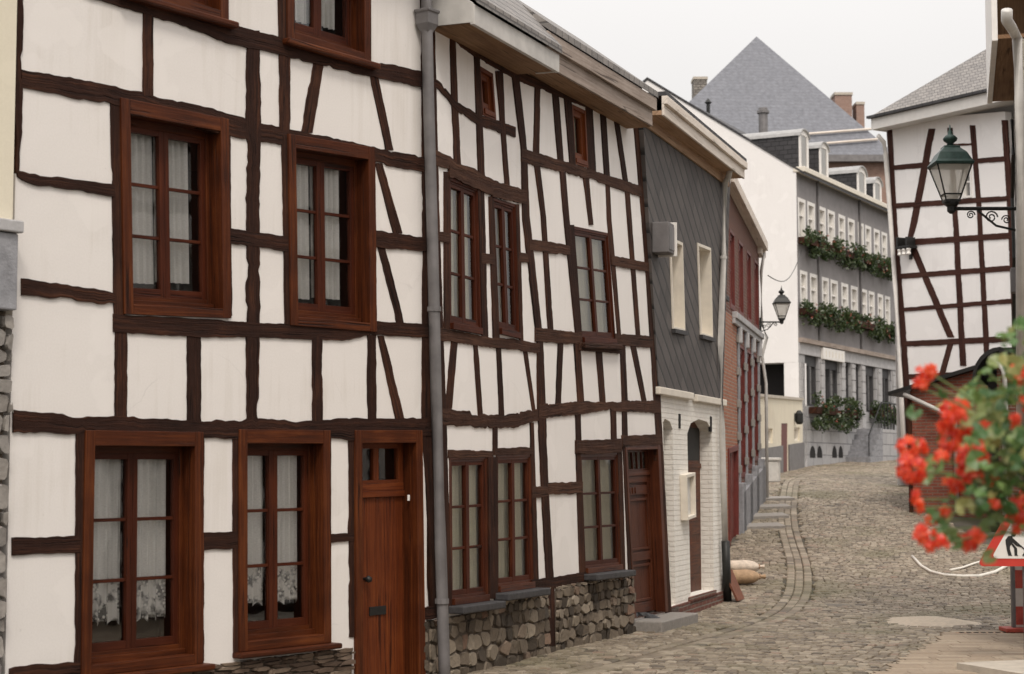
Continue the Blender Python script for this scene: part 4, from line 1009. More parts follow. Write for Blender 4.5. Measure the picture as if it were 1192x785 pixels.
# steps rising along the front to the door, landing wall and railing
xs0 = X6(984.5, 520); zt_ = ab(3.35); zg = F6.g(xs0, -.5); n = 6; tr_ = .26
m = MB()
for k in range(n): m.box(xs0 + tr_ * k, xs0 + tr_ * n, -.90, -.0, zg - .3 if k == 0 else zg + (zt_ - zg) * k / n, zg + (zt_ - zg) * (k + 1) / n - .002 * (k < n - 1))
m.build('entrance_steps', M['blue_stone'], H6, bevel=.01)
xs1 = xs0 + tr_ * n
m = MB(); m.box(xs1 + .004, L6, -.90, 0, zg - .4, zt_ - .02); m.build('terrace_wall', M['ashlar_grey'], H6, bevel=.01)
m = MB()
for k in range(8): x = xs1 + .1 + k * .42; m.tube([(x, -.82, zt_ - .03), (x, -.82, zt_ + .95)], .02, 6)
m.tube([(xs1 + .1, -.82, zt_ + .95), (xs1 + 3.04, -.82, zt_ + .95)], .03, 6)
m.tube([(xs0 + .1, -.82, zg + .1), (xs0 + .1, -.82, zg + .95)], .02, 6); m.tube([(xs0 + .1, -.82, zg + .95), (xs1 + .1, -.82, zt_ + .95)], .028, 6)
m.build('railing', M['black_iron'], H6)
# white gable, x = 0 plane
zb_ = ab(5.43)
def gface(mm, pts, x): mm.face([(x, p[0], p[1]) for p in pts])
m = MB(); gface(m, [(0, zb_), (0, zE + .05), (D6 / 2, zP), (D6, zE + .05), (D6, zb_)], -.02); m.face([(-.02, 0, zb_), (-.02, D6, zb_), (.8, D6, zb_), (.8, 0, zb_)]); m.face([(-.02, 0, zb_), (.0, 0, zb_), (.0, 0, zE), (-.02, 0, zE)])
m.build('gable_wall', M['plaster_bright'], H6)
m = MB(); gface(m, [(.02, -1), (.02, zb_), (D6, zb_), (D6, -1)], .8); m.build('recess_wall', M['dark_void'], H6)  # flat near-black sheet at the back of the recess below the gable
m = MB(); m.box(-.02, .8, -.0, .5, -1, zb_ - .004); m.build('corner_pillar', M['plaster_bright'], H6)
m = MB(); ov = .05
for s1, (ya, yb) in ((0, (-.28, D6 / 2)), (1, (D6 + .28, D6 / 2))):
    za = zE + .05 - .28 * (zP - zE) / (D6 / 2)
    m.hexa([(-ov, ya, za), (L6, ya, za), (L6, yb, zP - .9), (-ov, yb, zP + .02), (-ov, ya, za + .09), (L6, ya, za + .09), (L6, yb, zP - .81), (-ov, yb, zP + .11)])
m.build('roof', M['slate_black'], H6)
m = MB(); m.face([(L6, 0, -.5), (L6, D6, -.5), (L6, D6, zE), (L6, D6 / 2, zP - .95), (L6, 0, zE)]); m.face([(0, D6, -.5), (0, D6, zE), (L6, D6, zE), (L6, D6, -.5)]); m.build('rear_wall', M['brick_red'], H6)
partition(H6, .9, L6 - .1, -.3, zE, 1.2, M['dark_room'])
m = MB(); m.box(.9, L6 - .1, .26, 1.2, zF - .1, zF); m.box(.9, L6 - .1, .26, 1.2, r1b - .5, r1b - .4); m.build('storey_floor', M['dark_room'], H6)
pit = (zP - zE) / (D6 / 2)
for k, (pa, pb, pt, pbm) in enumerate(((930.5, 941, 150, 197), (954, 964, 165, 209), (998, 1008, 193, 235), (1017, 1026, 206, 246))):
    o_ = .25; x0, x1 = F6.sh(pa, pt, o_)[0], F6.sh(pb, pt, o_)[0]; z0 = zE + .12; z1 = F6.sh(pa, pt, o_)[1] + .02; w = x1 - x0; c = (x0 + x1) / 2; zc = z1 - w * .26
    arch = [(x0, z0), (x1, z0), (x1, zc)] + [(c + w / 2 * math.cos(math.pi * j / 8), zc + w * .26 * math.sin(math.pi * j / 8)) for j in range(1, 8)] + [(x0, zc)]
    yr = o_ + (z1 - zE) / pit + .2
    m = MB(); m.prism(arch, o_ + .03, yr); dm = m.build('dormer', M['slate_black'], H6)
    m = MB(); hole_ = [(x0 + .18, z0 + .2), (x1 - .18, z0 + .2), (x1 - .18, zc + .05), (c, z1 - .18), (x0 + .18, zc + .05)]
    wm = wall_mesh(arch, [hole_], .03); q = wm.build('dormer_front', M['white_paint'], dm); q.location.y = o_
    m = MB(); m.face([(p[0], o_ + .020, p[1]) for p in hole_]); m.build('pane', M['window_glass'], dm); m = MB(); m.face([(p[0], o_ + .027, p[1]) for p in hole_]); m.build('curtain', M['white_curtain'], dm)
    m = MB()
    cap = [(c + (w / 2 + .05) * math.cos(math.pi * j / 8), zc + (w * .26 + .05) * math.sin(math.pi * j / 8)) for j in range(0, 9)]
    inn = [(c + (w / 2 + .004) * math.cos(math.pi * j / 8), zc + (w * .26 + .004) * math.sin(math.pi * j / 8)) for j in range(0, 9)]
    for j in range(8):
        for A_, fl in ((cap, 0), (inn, 1)): m.face([(A_[j][0], o_ - .06, A_[j][1]), (A_[j+1][0], o_ - .06, A_[j+1][1]), (A_[j+1][0], yr, A_[j+1][1]), (A_[j][0], yr, A_[j][1])])
        m.face([(cap[j][0], o_ - .06, cap[j][1]), (inn[j][0], o_ - .06, inn[j][1]), (inn[j+1][0], o_ - .06, inn[j+1][1]), (cap[j+1][0], o_ - .06, cap[j+1][1])])
    m.build('dormer_roof', M['dormer_zinc'], dm)
def flue_local(px, Y):
    p = at(px, 200, Y) - Vector(F6.loc); return (p.x * F6.d.x + p.y * F6.d.y, p.x * F6.n.x + p.y * F6.n.y)
fx, fy = flue_local(889, 65.5); zf = ab(at(889, 126, 65.5).z); m = MB(); m.lathe([(.17, zf - 2.2), (.17, zf - .22), (.23, zf - .2), (.23, zf - .1), (.17, zf - .08), (.17, zf)], fx, fy, 12); m.build('flue', M['zinc_dark'], H6, smooth=False)
fx, fy = flue_local(825, 66); zf = ab(at(825, 115, 66).z); m = MB(); m.lathe([(.07, zf - 1.2), (.07, zf - .2), (.14, zf - .15), (.02, zf)], fx, fy, 8); m.build('roof_vent', M['black_iron'], H6)

# ---- flower boxes on the hotel
def flower_box(name, F, x0, x1, zc, hgt, label, group, seed, dens=1.0, out=.30):
    r = random.Random(seed); c = (x0 + x1) / 2; o = empty(name, F.world(c, -.02, zc), F.rz, label, 'flower box', group)
    w = x1 - x0; m = MB(); m.box(-w / 2 + .08, w / 2 - .08, -out, -.0, 0, .22); m.build('box', M['timber_dark'], o)
    m = MB()
    for k in range(int(10 * w)):
        u = r.uniform(-w / 2, w / 2); leaves(m, int(34 * dens), u, -out * .75 + r.uniform(-.16, .10), .20 + hgt * r.uniform(-.75, .42), .18, .17, .17 + r.random() * .1, .062, r)
    m.build('foliage', M['box_leaf'], o)
    m = MB()
    for k in range(int(2.6 * w)):
        u = r.uniform(-w / 2, w / 2); leaves(m, 7, u, -out * .9 - r.uniform(.02, .2), .22 + hgt * r.uniform(-.7, .5), .06, .05, .06, .03, r)
    m.build('blossoms', M['petal_mix'], o)
    return o
ordn = ['first from the white gable', 'second from the white gable', 'in the middle', 'second from the far end', 'at the far end']
for k, (a, _, _, d) in enumerate(prs1):
    x0, x1 = X6(a, 280) - .25, X6(d, 280) + .28; flower_box('flower_box', F6, max(x0, 0), x1, ab(9.42), .55, f'flower box under the top floor windows of the grey building, {ordn[k]}', 'flower boxes of the top floor', 100 + k)
for k, (a, _, _, d) in enumerate(prs2):
    x0, x1 = X6(a, 360) - .25, X6(d, 360) + .28; flower_box('flower_box', F6, max(x0, 0), x1, ab(7.02), .55, f'flower box under the middle floor windows of the grey building, {ordn[k]}', 'flower boxes of the middle floor', 200 + k)
flower_box('flower_box', F6, X6(940, 475), X6(966, 475), ab(3.75), .8, 'full flower box under the ground floor window beside the white corner pillar', 'flower boxes of the ground floor', 301, 1.2)
flower_box('flower_box', F6, X6(966, 475), X6(990, 475), ab(3.7), .8, 'full flower box under the ground floor window left of the entrance steps', 'flower boxes of the ground floor', 302, 1.2)
flower_box('flower_box', F6, X6(1011, 475), X6(1040, 475), ab(3.85), .5, 'low flower box under the ground floor windows right of the entrance', 'flower boxes of the ground floor', 303)
# potted shrub by the railing
pc = F6.world(X6(1030, 500), -1.35, 0); r = random.Random(5)
o = empty('potted_shrub', (pc.x, pc.y, G(pc.y)), 0, 'leafy shrub in a pale pot by the railing of the grey building', 'potted plant')
m = MB(); m.lathe([(.22, 0), (.30, .5), (.34, .52), (.34, .58), (.26, .58)], 0, 0, 12); m.build('pot', M['white_block'], o)
m = MB(); leaves(m, 500, 0, 0, 1.15, .55, .5, .65, .085, r); m.build('foliage', M['geranium_leaf'], o)
m = MB(); m.tube([(0, 0, .5), (.05, 0, 1.0), (0, .05, 1.4)], .03, 6); m.build('stem', M['stem'], o)

# ---- low cream wall with a red door
F5 = Facade(888, 48.5, 935, 59.6)
H5 = empty('garden_wall', F5.loc, F5.rz, 'low cream wall with dark plinth and a narrow red door, below the white gable', 'wall')
h5 = F5.sh(933, 466)[1]; h5a = F5.sh(891, 465)[1]
d5 = F5.q([(909.5, 493), (917, 493), (917, 556), (909.5, 560)])
w5 = [F5.q([(892.5, 499), (899.5, 499), (899.5, 516), (892.5, 516)]), F5.q([(924.5, 498), (931, 498), (931, 513), (924.5, 514)])]
m = wall_mesh([(-1, -.6), (F5.len, -.2), (F5.len, h5), (-1, h5a)], w5 + [d5], .3); m.build('rendered_wall', M['plaster_cream'], H5)
m = MB(); m.hexa([(-1, -.05, h5a), (F5.len, -.05, h5), (F5.len, .4, h5), (-1, .4, h5a), (-1, -.05, h5a + .08), (F5.len, -.05, h5 + .08), (F5.len, .4, h5 + .08), (-1, .4, h5a + .08)]); m.build('coping', M['concrete'], H5)
pl = lambda x: F5.sh(922, 517)[1] + (x - F5.sh(922, 517)[0]) * .03
m = MB()
for a, b in ((-1, d5[0][0]), (d5[1][0], F5.len)): m.hexa([(a, -.05, -.8), (b, -.05, -.8), (b, 0, -.8), (a, 0, -.8), (a, -.05, pl(a)), (b, -.05, pl(b)), (b, 0, pl(b)), (a, 0, pl(a))])
m.build('plinth', M['zinc_dark'], H5)
Q = Quad(d5); m = MB(); Q.hx(m, 0, Q.W, -.1, Q.H, .02, .12); Q.hx(m, .2, Q.W - .2, .15, Q.H * .45, .008, .02); Q.hx(m, .2, Q.W - .2, Q.H * .55, Q.H - .2, .008, .02); m.build('door', M['red_paint'], H5)
for w in w5:
    Q = Quad(w); m = MB(); Q.frame(m, 0, Q.W, 0, Q.H, .08, .08, .06, .06, .06, .16); o = m.build('window', M['cream_paint'], H5); m = MB(); m.face([(p[0], .14, p[1]) for p in Q.inset(.05, .05, .05, .05)]); m.build('pane', M['window_glass'], o)
x, z = F5.sh(928.5, 486, -.1); o = empty('wall_lamp', F5.world(x, 0, z), F5.rz, 'small dark bulkhead lamp on the cream wall near the white pillar', 'lamp')
m = MB(); m.lathe([(.08, -.22), (.13, -.15), (.13, .12), (.05, .22)], 0, -.15, 8); m.build('housing', M['black_iron'], o); m = MB(); m.box(-.1, .1, -.06, 0, -.12, .12); m.build('wall_plate', M['black_iron'], o)
p = at(898, 566, 44.5); o = empty('stone_bollard', (p.x, p.y, G(p.y) - .02), F5.rz, 'pale squat stone block standing at the foot of the cream wall', 'bollard')
m = MB(); m.box(-.22, .22, -.2, .2, 0, .52); m.build('base', M['white_block'], o, bevel=.03); m = MB(); m.box(-.25, .25, -.23, .23, .522, .60); m.build('cap', M['white_block'], o, bevel=.02)

# ---- big slate-roofed block behind
Yb = 92.0; pz = at(900, 181, Yb).z
xl, xr = at(738, 181, Yb).x, at(1044, 181, Yb).x; ap = at(880.6, 42.6, Yb + 7)
H8 = empty('apartment_block', (xl, Yb, G(Yb)), 0, 'tall brick block behind the grey building, its huge slate roof rising to a point', 'building')
W8 = xr - xl; e8 = pz - G(Yb); ax, ay, az = ap.x - xl, 7.0, ap.z - G(Yb)
m = MB(); m.box(.3, W8 - .3, .3, 24, -.5, e8); m.build('brick_wall', M['house_brick'], H8)
m = MB(); P = [(0, 0, e8), (W8, 0, e8), (W8, 24, e8), (0, 24, e8), (ax, ay, az), (ax, 24, az)]
m.face([P[0], P[1], P[4]]); m.face([P[1], P[2], P[5], P[4]]); m.face([P[0], P[4], P[5], P[3]]); m.face([P[2], P[3], P[5]]); m.face([P[0], P[3], P[2], P[1]]); m.build('roof', M['slate_far'], H8)
m = MB(); m.box(-.1, W8 + .1, -.25, .2, e8 - .35, e8 - .01); m.build('eaves_gutter', M['zinc_dark'], H8)
def onroof(px, py):
    # point on the front roof plane
    r_ = ray(px, py); n_ = (Vector(P[1]) - Vector(P[0])).cross(Vector(P[4]) - Vector(P[0])); o_ = Vector((0, 0, CAMZ)) - Vector(H8.location)
    t_ = (Vector(P[0]) - o_).dot(n_) / r_.dot(n_); return o_ + r_ * t_
for a, b in (((936, 159), (1014, 153)), ((958, 170), (1021, 165))):
    m = MB(); A_, B_ = onroof(*a), onroof(*b); m.tube([A_ + Vector((0, -.1, .1)), B_ + Vector((0, -.1, .1))], .07, 6); m.build('snow_rail', M['cream_board'], H8)
for px, py, dx in ((814, 97, .75), (979, 115, .95), (998, 126, .45)):
    p = at(px, py, Yb + 9) - Vector(H8.location); m = MB(); m.box(p.x - dx * .55, p.x + dx * .45, 8, 9.2, p.z - 3.2, p.z); ch = m.build('chimney', M['rubble_wall' if px < 850 else 'house_brick'], H8)
    m = MB(); m.box(p.x - dx * .6, p.x + dx * .5, 7.95, 9.25, p.z, p.z + .15); m.build('chimney_cap', M['concrete'], ch)
m = MB()
for k in range(3):
    for j in range(2): x = W8 - 4.6 + k * 1.5; z = e8 - 2.5 - j * 3; m.box(x, x + .8, .27, .34, z, z + 1.4)
m.build('window', M['slate_sill'], H8)

# ---- tall half-timbered house on the right
F7 = Facade(1064, 42, 1186, 39.4)
H7 = empty('timbered_house', F7.loc, F7.rz, 'tall white house with thin reddish timbers and steep hipped slate roof, at the right', 'house')
co = F7.q([(1062, 640), (1190, 640), (1170, 130), (1031, 142)]); co[0] = (co[0][0], -.4); co[1] = (co[1][0], -.4)
w7 = F7.q([(1119.5, 193), (1131, 192), (1132, 230), (1120.5, 231)])
m = wall_mesh(co, [w7], .2); m.build('plaster_wall', M['plaster_bright'], H7)
TR = M['timber_red']
H = lambda p, **k: hbeam(F7, H7, p, TR, jit=.008, **k)
V = lambda p, **k: vbeam(F7, H7, p, TR, jit=.008, **k)
B = lambda p, **k: brace(F7, H7, p, TR, jit=.008, **k)
H([(1038, 192.5, 198.5), (1171, 182, 188)]); H([(1040, 237, 243), (1174, 228, 234)]); H([(1042, 280, 287), (1176, 271, 278)]); H([(1047, 319, 325), (1178, 309, 315.5)]); H([(1050, 358.5, 363), (1181, 347.5, 353)]); H([(1053, 397.5, 404), (1184, 390.5, 397.5)]); H([(1055, 436, 442), (1184, 430, 436)])
H([(1108, 168, 170.5), (1132, 167, 169)])
V([(146, 1032, 1038.5), (260, 1040, 1044.5), (403, 1049, 1056), (436, 1051, 1058), (600, 1061, 1068)]); V([(140, 1166, 1172), (245, 1173, 1179), (393, 1179, 1186), (520, 1184, 1190)])
V([(149, 1103, 1109), (245, 1109, 1115), (426, 1118, 1125)]); V([(146, 1129, 1135.5), (240, 1137, 1142.5), (400, 1145, 1151.5), (440, 1147, 1153)])
B([(150, 1081, 1089), (260, 1060, 1068), (280, 1056, 1062)]); B([(284, 1057, 1065), (393, 1103, 1111)]); B([(400, 1103.5, 1110), (440, 1092, 1099)]); B([(318, 1128, 1130), (319, 1128, 1130)])
Q = Quad(w7); m = MB(); Q.frame(m, 0, Q.W, 0, Q.H, .06, .05, .05, .05, -.02, .1); win = m.build('window', M['white_paint'], H7); m = MB(); m.face([(p[0], .07, p[1]) for p in Q.inset(.05, .04, .04, .04)]); m.build('pane', M['window_glass'], win)
m = MB(); Q.hx(m, .05, Q.W - .05, Q.H * .5 - .02, Q.H * .5 + .02, .04, .07); m.build('glazing_bar', M['white_paint'], win)
ez = F7.sh(1033, 150)[1]; ea = F7.sh(1021, 150, -.35)[0]; eb = F7.len + 1.4
shell(H7, co[3][0], F7.len + 1, -.4, ez, 9, M['plaster_bright'], front=.2)
m = MB(); m.box(ea, eb, -.45, .1, ez - .05, ez + .02); m.build('soffit', M['white_paint'], H7)
m = MB(); m.box(ea, eb, -.50, -.45, ez - .08, ez + .19); m.box(ea - .05, ea, -.50, 9, ez - .08, ez + .19); m.build('fascia', M['white_paint'], H7, bevel=.01)
m = MB(); k_ = 4.6; rz_ = ez + .2 + k_ * .80
P = [(ea - .1, -.58, ez + .2), (eb + 6, -.58, ez + .2), (eb + 6, 9, ez + .2), (ea - .1, 9, ez + .2), (ea + k_, k_ - .5, rz_), (eb + 6, k_ - .5, rz_)]
m.face([P[0], P[1], P[5], P[4]]); m.face([P[0], P[4], P[3]]); m.face([P[2], P[3], P[4], P[5]]); m.face([P[0], P[3], P[2], P[1]]); m.build('roof', M['slate_roof'], H7)
m = MB(); m.hexa([(ea - .1, -.6, ez + .19), (eb, -.6, ez + .19), (eb, -.5, ez + .19), (ea - .1, -.5, ez + .19), (ea - .1, -.6, ez + .25), (eb, -.6, ez + .25), (eb, -.5, ez + .25), (ea - .1, -.5, ez + .25)]); m.build('roof_edge', M['slate_black'], H7)
pp = [(1022, 158, -.4), (1029, 166, -.2), (1031, 180, -.1), (1042, 330, -.1), (1048, 440, -.1), (1054, 560, -.1)]
gutter_pipe(H7, [(F7.sh(x, y, o)[0], o, F7.sh(x, y, o)[1]) for x, y, o in pp], .055, 'white_paint')
x, z = F7.sh(1057, 287, -.1); o = empty('cable_bracket', F7.world(x, 0, z), F7.rz, 'black cable bracket with pale insulators on the corner post of the tall timbered house', 'cable bracket')
m = MB(); m.box(-.22, .22, -.30, -.02, -.06, .0); m.box(-.2, -.14, -.3, -.02, -.0, .22); m.box(.1, .16, -.3, -.02, 0, .2); m.box(-.05, .05, -.03, 0, -.3, .2); m.build('arm', M['black_iron'], o, bevel=.01)
m = MB()
for a in (-.12, .02, .16): m.lathe([(.03, -.22), (.06, -.2), (.04, -.14), (.06, -.09), (.03, -.06)], a, -.25, 8)
m.build('insulator', M['white_paint'], o)

# ---- brick shed
F8 = Facade(1061, 37, 1152, 36.2)
H8b = empty('brick_shed', F8.loc, F8.rz, 'dark red brick shed with a low sloping black roof, before the tall timbered house', 'shed')
za = F8.sh(1061, 455)[1]; zb2 = F8.sh(1150, 427)[1]; ln = F8.sh(1150, 500)[0]
m = wall_mesh([(0, -.15), (ln, -.15), (ln, zb2), (0, za)], [], .2); m.build('brick_wall', M['brick_dark'], H8b)
m = MB(); m.face([(0, 0, -.15), (0, 0, za), (0, 3.2, za), (0, 3.2, -.15)]); m.face([(ln, 0, -.15), (ln, 3.2, -.15), (ln, 3.2, zb2), (ln, 0, zb2)]); m.face([(0, 3.2, -.15), (0, 3.2, za), (ln, 3.2, zb2), (ln, 3.2, -.15)]); m.build('rear_wall', M['brick_dark'], H8b)
m = MB(); m.hexa([(-.42, -.16, za - .10), (ln + .1, -.16, zb2 + .03), (ln + .1, 3.3, zb2 + .03), (-.42, 3.3, za - .10), (-.42, -.16, za - .02), (ln + .1, -.16, zb2 + .11), (ln + .1, 3.3, zb2 + .11), (-.42, 3.3, za - .02)]); m.build('roof', M['black_iron'], H8b)
m = MB(); m.box(-.05, .03, -.04, .10, -.15, za - .12); m.build('corner_post', M['timber_dark'], H8b); m = MB(); m.box(-.22, -.06, 1.8, 2.0, 1.4, za - .12); m.build('corner_post', M['timber_dark'], H8b)
m = MB(); m.box(-.03, -.005, .45, 1.5, -.15, 1.75); m.build('door', M['timber_dark'], H8b)
m = MB(); z = 1.5
while z < za - .2: m.box(-.055, -.008, 2.5, 3.1, z, z + .10); z += .125
m.build('corner_brick', M['brick_orange'], H8b)
A_, B_ = F8.sh(1052, 459, -.1), F8.sh(1106, 484, -.1); gutter_pipe(H8b, [(A_[0], -.1, A_[1]), (B_[0], -.1, B_[1]), (B_[0] + .08, -.06, B_[1] - .1), (B_[0] + .1, -.06, .0)], .045, 'pale_metal')

# ---- lean-to porch right of the shed
F9 = Facade(1146, 34.5, 1200, 34)
H9 = empty('porch', F9.loc, F9.rz, 'dark roofed brick porch with a curved pale pipe, half hidden by the geraniums', 'porch')
e9 = F9.sh(1150, 420)[1]
m = MB(); m.box(.28, 2.2, 0, 2.5, -.1, e9 - .05); m.build('brick_wall', M['brick_red'], H9); m = MB(); m.box(.05, .28, .15, 2.4, -.1, e9 - .25); m.build('dark_gap', M['dark_void'], H9)  # near-black box: shade of the open gap beside the porch, put in as colour
m = MB(); n = 6
for k in range(n):
    a0, a1 = math.pi * .5 * k / n, math.pi * .5 * (k + 1) / n; f = lambda a: (-.08 + .55 * (1 - math.cos(a)), e9 - .45 + .62 * math.sin(a))
    p, q = f(a0), f(a1); m.hexa([(p[0], -.25, p[1]), (q[0], -.25, q[1]), (q[0], 2.6, q[1]), (p[0], 2.6, p[1]), (p[0] - .04, -.25, p[1] + .07), (q[0] - .04, -.25, q[1] + .07), (q[0] - .04, 2.6, q[1] + .07), (p[0] - .04, 2.6, p[1] + .07)])
m.box(.42, 2.4, -.25, 2.6, e9 + .12, e9 + .22); m.build('roof', M['black_iron'], H9)
pp = [(1152, 413), (1154, 420), (1163, 424), (1168, 430), (1170, 450), (1170, 600)]
gutter_pipe(H9, [(F9.sh(x, y, -.12)[0], -.12, max(0, F9.sh(x, y, -.12)[1])) for x, y in pp], .055, 'pale_metal')
# ================================================================ right house at the margin
F10 = Facade(1189, 21, 1201, 18)
H10 = empty('stone_house', F10.loc, F10.rz, 'tan stone house at the right margin with brown wooden eaves and a pale downpipe', 'house')
zt = 6.15
m = wall_mesh([(0, -.1), (F10.len, -.1), (F10.len, zt), (0, zt)], [], .3); m.build('rubble_wall', M['rubble_wall'], H10)
m = MB(); m.face([(0, 0, -.1), (0, 0, zt), (0, 6, zt), (0, 6, -.1)]); m.face([(0, 6, -.1), (0, 6, zt), (F10.len, 6, zt), (F10.len, 6, -.1)]); m.face([(F10.len, 0, -.1), (F10.len, 6, -.1), (F10.len, 6, zt), (F10.len, 0, zt)]); m.build('rear_wall', M['plaster_cream'], H10)
zs_ = at(1165, 111, 21).z
m = MB(); m.box(-.12, F10.len, -.24, .05, zs_ - .04, zs_); m.box(-.12, -.08, -.24, .35, zs_, zs_ + 1.3); m.build('soffit', M['brown_board'], H10)
m = MB(); m.box(-.14, F10.len, -.30, -.24, zs_ - .06, zs_ + 1.30); m.build('fascia', M['white_paint'], H10, bevel=.006)
m = MB(); m.hexa([(-.2, -.30, zs_ + 1.305), (F10.len, -.30, zs_ + 1.305), (F10.len, 3, zs_ + 4), (-.2, 3, zs_ + 4), (-.2, -.30, zs_ + 1.36), (F10.len, -.30, zs_ + 1.36), (F10.len, 3, zs_ + 4.08), (-.2, 3, zs_ + 4.08)]); m.face([(-.1, 0, zs_), (-.1, 3, zs_ + 3.9), (-.1, 6, zs_)]); m.face([(F10.len, 6.3, zs_), (F10.len, 3, zs_ + 4), (-.2, 3, zs_ + 4), (-.2, 6.3, zs_)]); m.build('roof', M['slate_roof'], H10)
pp = [(1172, 12, -.22), (1172, 24, -.22), (1178, 33, -.14), (1184, 45, -.08), (1187, 120, -.08), (1188.5, 270, -.08), (1189, 560, -.08)]
gutter_pipe(H10, [(F10.sh(x, y, o)[0], o, max(0, F10.sh(x, y, o)[1])) for x, y, o in pp], .05, 'pale_metal')
m = MB(); q = [(1178, 140), (1179.5, 180), (1178.5, 230), (1180.5, 300), (1180, 420)]; m.tube([(F10.sh(x, y, -.03)[0], -.03, F10.sh(x, y, -.03)[1]) for x, y in q], .022, 6); m.build('wall_cable', M['black_iron'], H10)
x, z = F10.sh(1181.5, 325, -.05); m = MB(); m.box(x - .1, x + .1, -.1, 0, z - .16, z + .12); m.build('cable_box', M['zinc'], H10, bevel=.01)

# ================================================================ house across the street, beyond the right edge (the near windows mirror it)
F11 = Facade(596 + 6.5 * FPX / 17.6, 17.6, 596 + 6.0 * FPX / 8.0, 8.0)
H11 = empty('timbered_house', F11.loc, F11.rz, 'white timbered house just beyond the right edge, facing the near timbered house', 'house')
ww = [[(x, z + 1.3), (x + .85, z + 1.3), (x + .85, z), (x, z)] for z in (.9, 3.3) for x in (.9, 2.7, 4.5, 6.6, 8.2)]
wall_mesh([(0, -.1), (F11.len, -.1), (F11.len, 5.8), (0, 5.8)], ww, .2).build('plaster_wall', M['plaster_bright'], H11)
shell(H11, 0, F11.len, -.1, 5.8, 5, M['dark_room'], front=.2)
for w in ww: window(F11, H11, w, (.06, .06, .06, .06), back=.08, rows=3, cur='net', seed=int(w[0][0] * 10), local=True, bev=0, m_cas='white_paint', m_sash='white_paint')
for z in (.02, 2.45, 3.05, 4.9, 5.6): m = MB(); m.box(0, F11.len, -.015, .0, z, z + .16); m.build('timber_beam', M['timber_dark'], H11)
for x in (0, .6, 1.95, 2.4, 3.8, 5.7, 6.3, 7.7, 9.3): m = MB(); m.box(x, x + .14, -.012, .0, 0, 5.6); m.build('timber_post', M['timber_dark'], H11)
m = MB(); m.hexa([(-.2, -.4, 5.8), (F11.len + .2, -.4, 5.8), (F11.len + .2, 2.6, 7.8), (-.2, 2.6, 7.8), (-.2, -.4, 5.9), (F11.len + .2, -.4, 5.9), (F11.len + .2, 2.6, 7.9), (-.2, 2.6, 7.9)]); m.face([(-.2, 5.3, 5.8), (-.2, 2.6, 7.9), (F11.len + .2, 2.6, 7.9), (F11.len + .2, 5.3, 5.8)]); m.build('roof', M['slate_roof'], H11)

# ================================================================ far left neighbour
H0 = empty('neighbour_house', F1.loc, F1.rz, 'cream plastered house with grey block pier and rubble foot at the left margin', 'house')
s1 = F1.sh(17, 200, -.06)[0]; zc = F1.sh(10, 265, -.06)[1]; zd = F1.sh(10, 362, -.06)[1]; s2 = F1.sh(22.5, 300, -.14)[0]
m = MB(); m.box(-3, s1 + .00, -.05, 5, zd + .002, 6.5); m.build('plaster_wall', M['plaster_cream'], H0)
m = MB(); m.box(-.9, s2, -.13, .2, zd, zc - .045); m.build('pier_block', M['blue_stone'], H0, bevel=.01); m = MB(); m.box(-.95, s2 + .02, -.16, .2, zc - .04, zc + .04); m.build('pier_cap', M['pale_stone'], H0, bevel=.01)
s3 = F1.sh(11.5, 600, -.08)[0]; m = MB(); m.box(-3, s3 - .02, -.02, 5, -.1, zd - .002); m.build('rubble_wall', M['mortar'], H0)
rubble_face(H0, -1.4, s3, lambda x: zd - .02, lambda x: 0, 'slab_stone', 77, sizes=(.14, .34), hts=(.09, .17), y=-.02, depth=.05)
m = MB(); m.box(-3.2, s1, -.4, 5.2, 6.5, 6.62); m.build('roof', M['slate_roof'], H0)

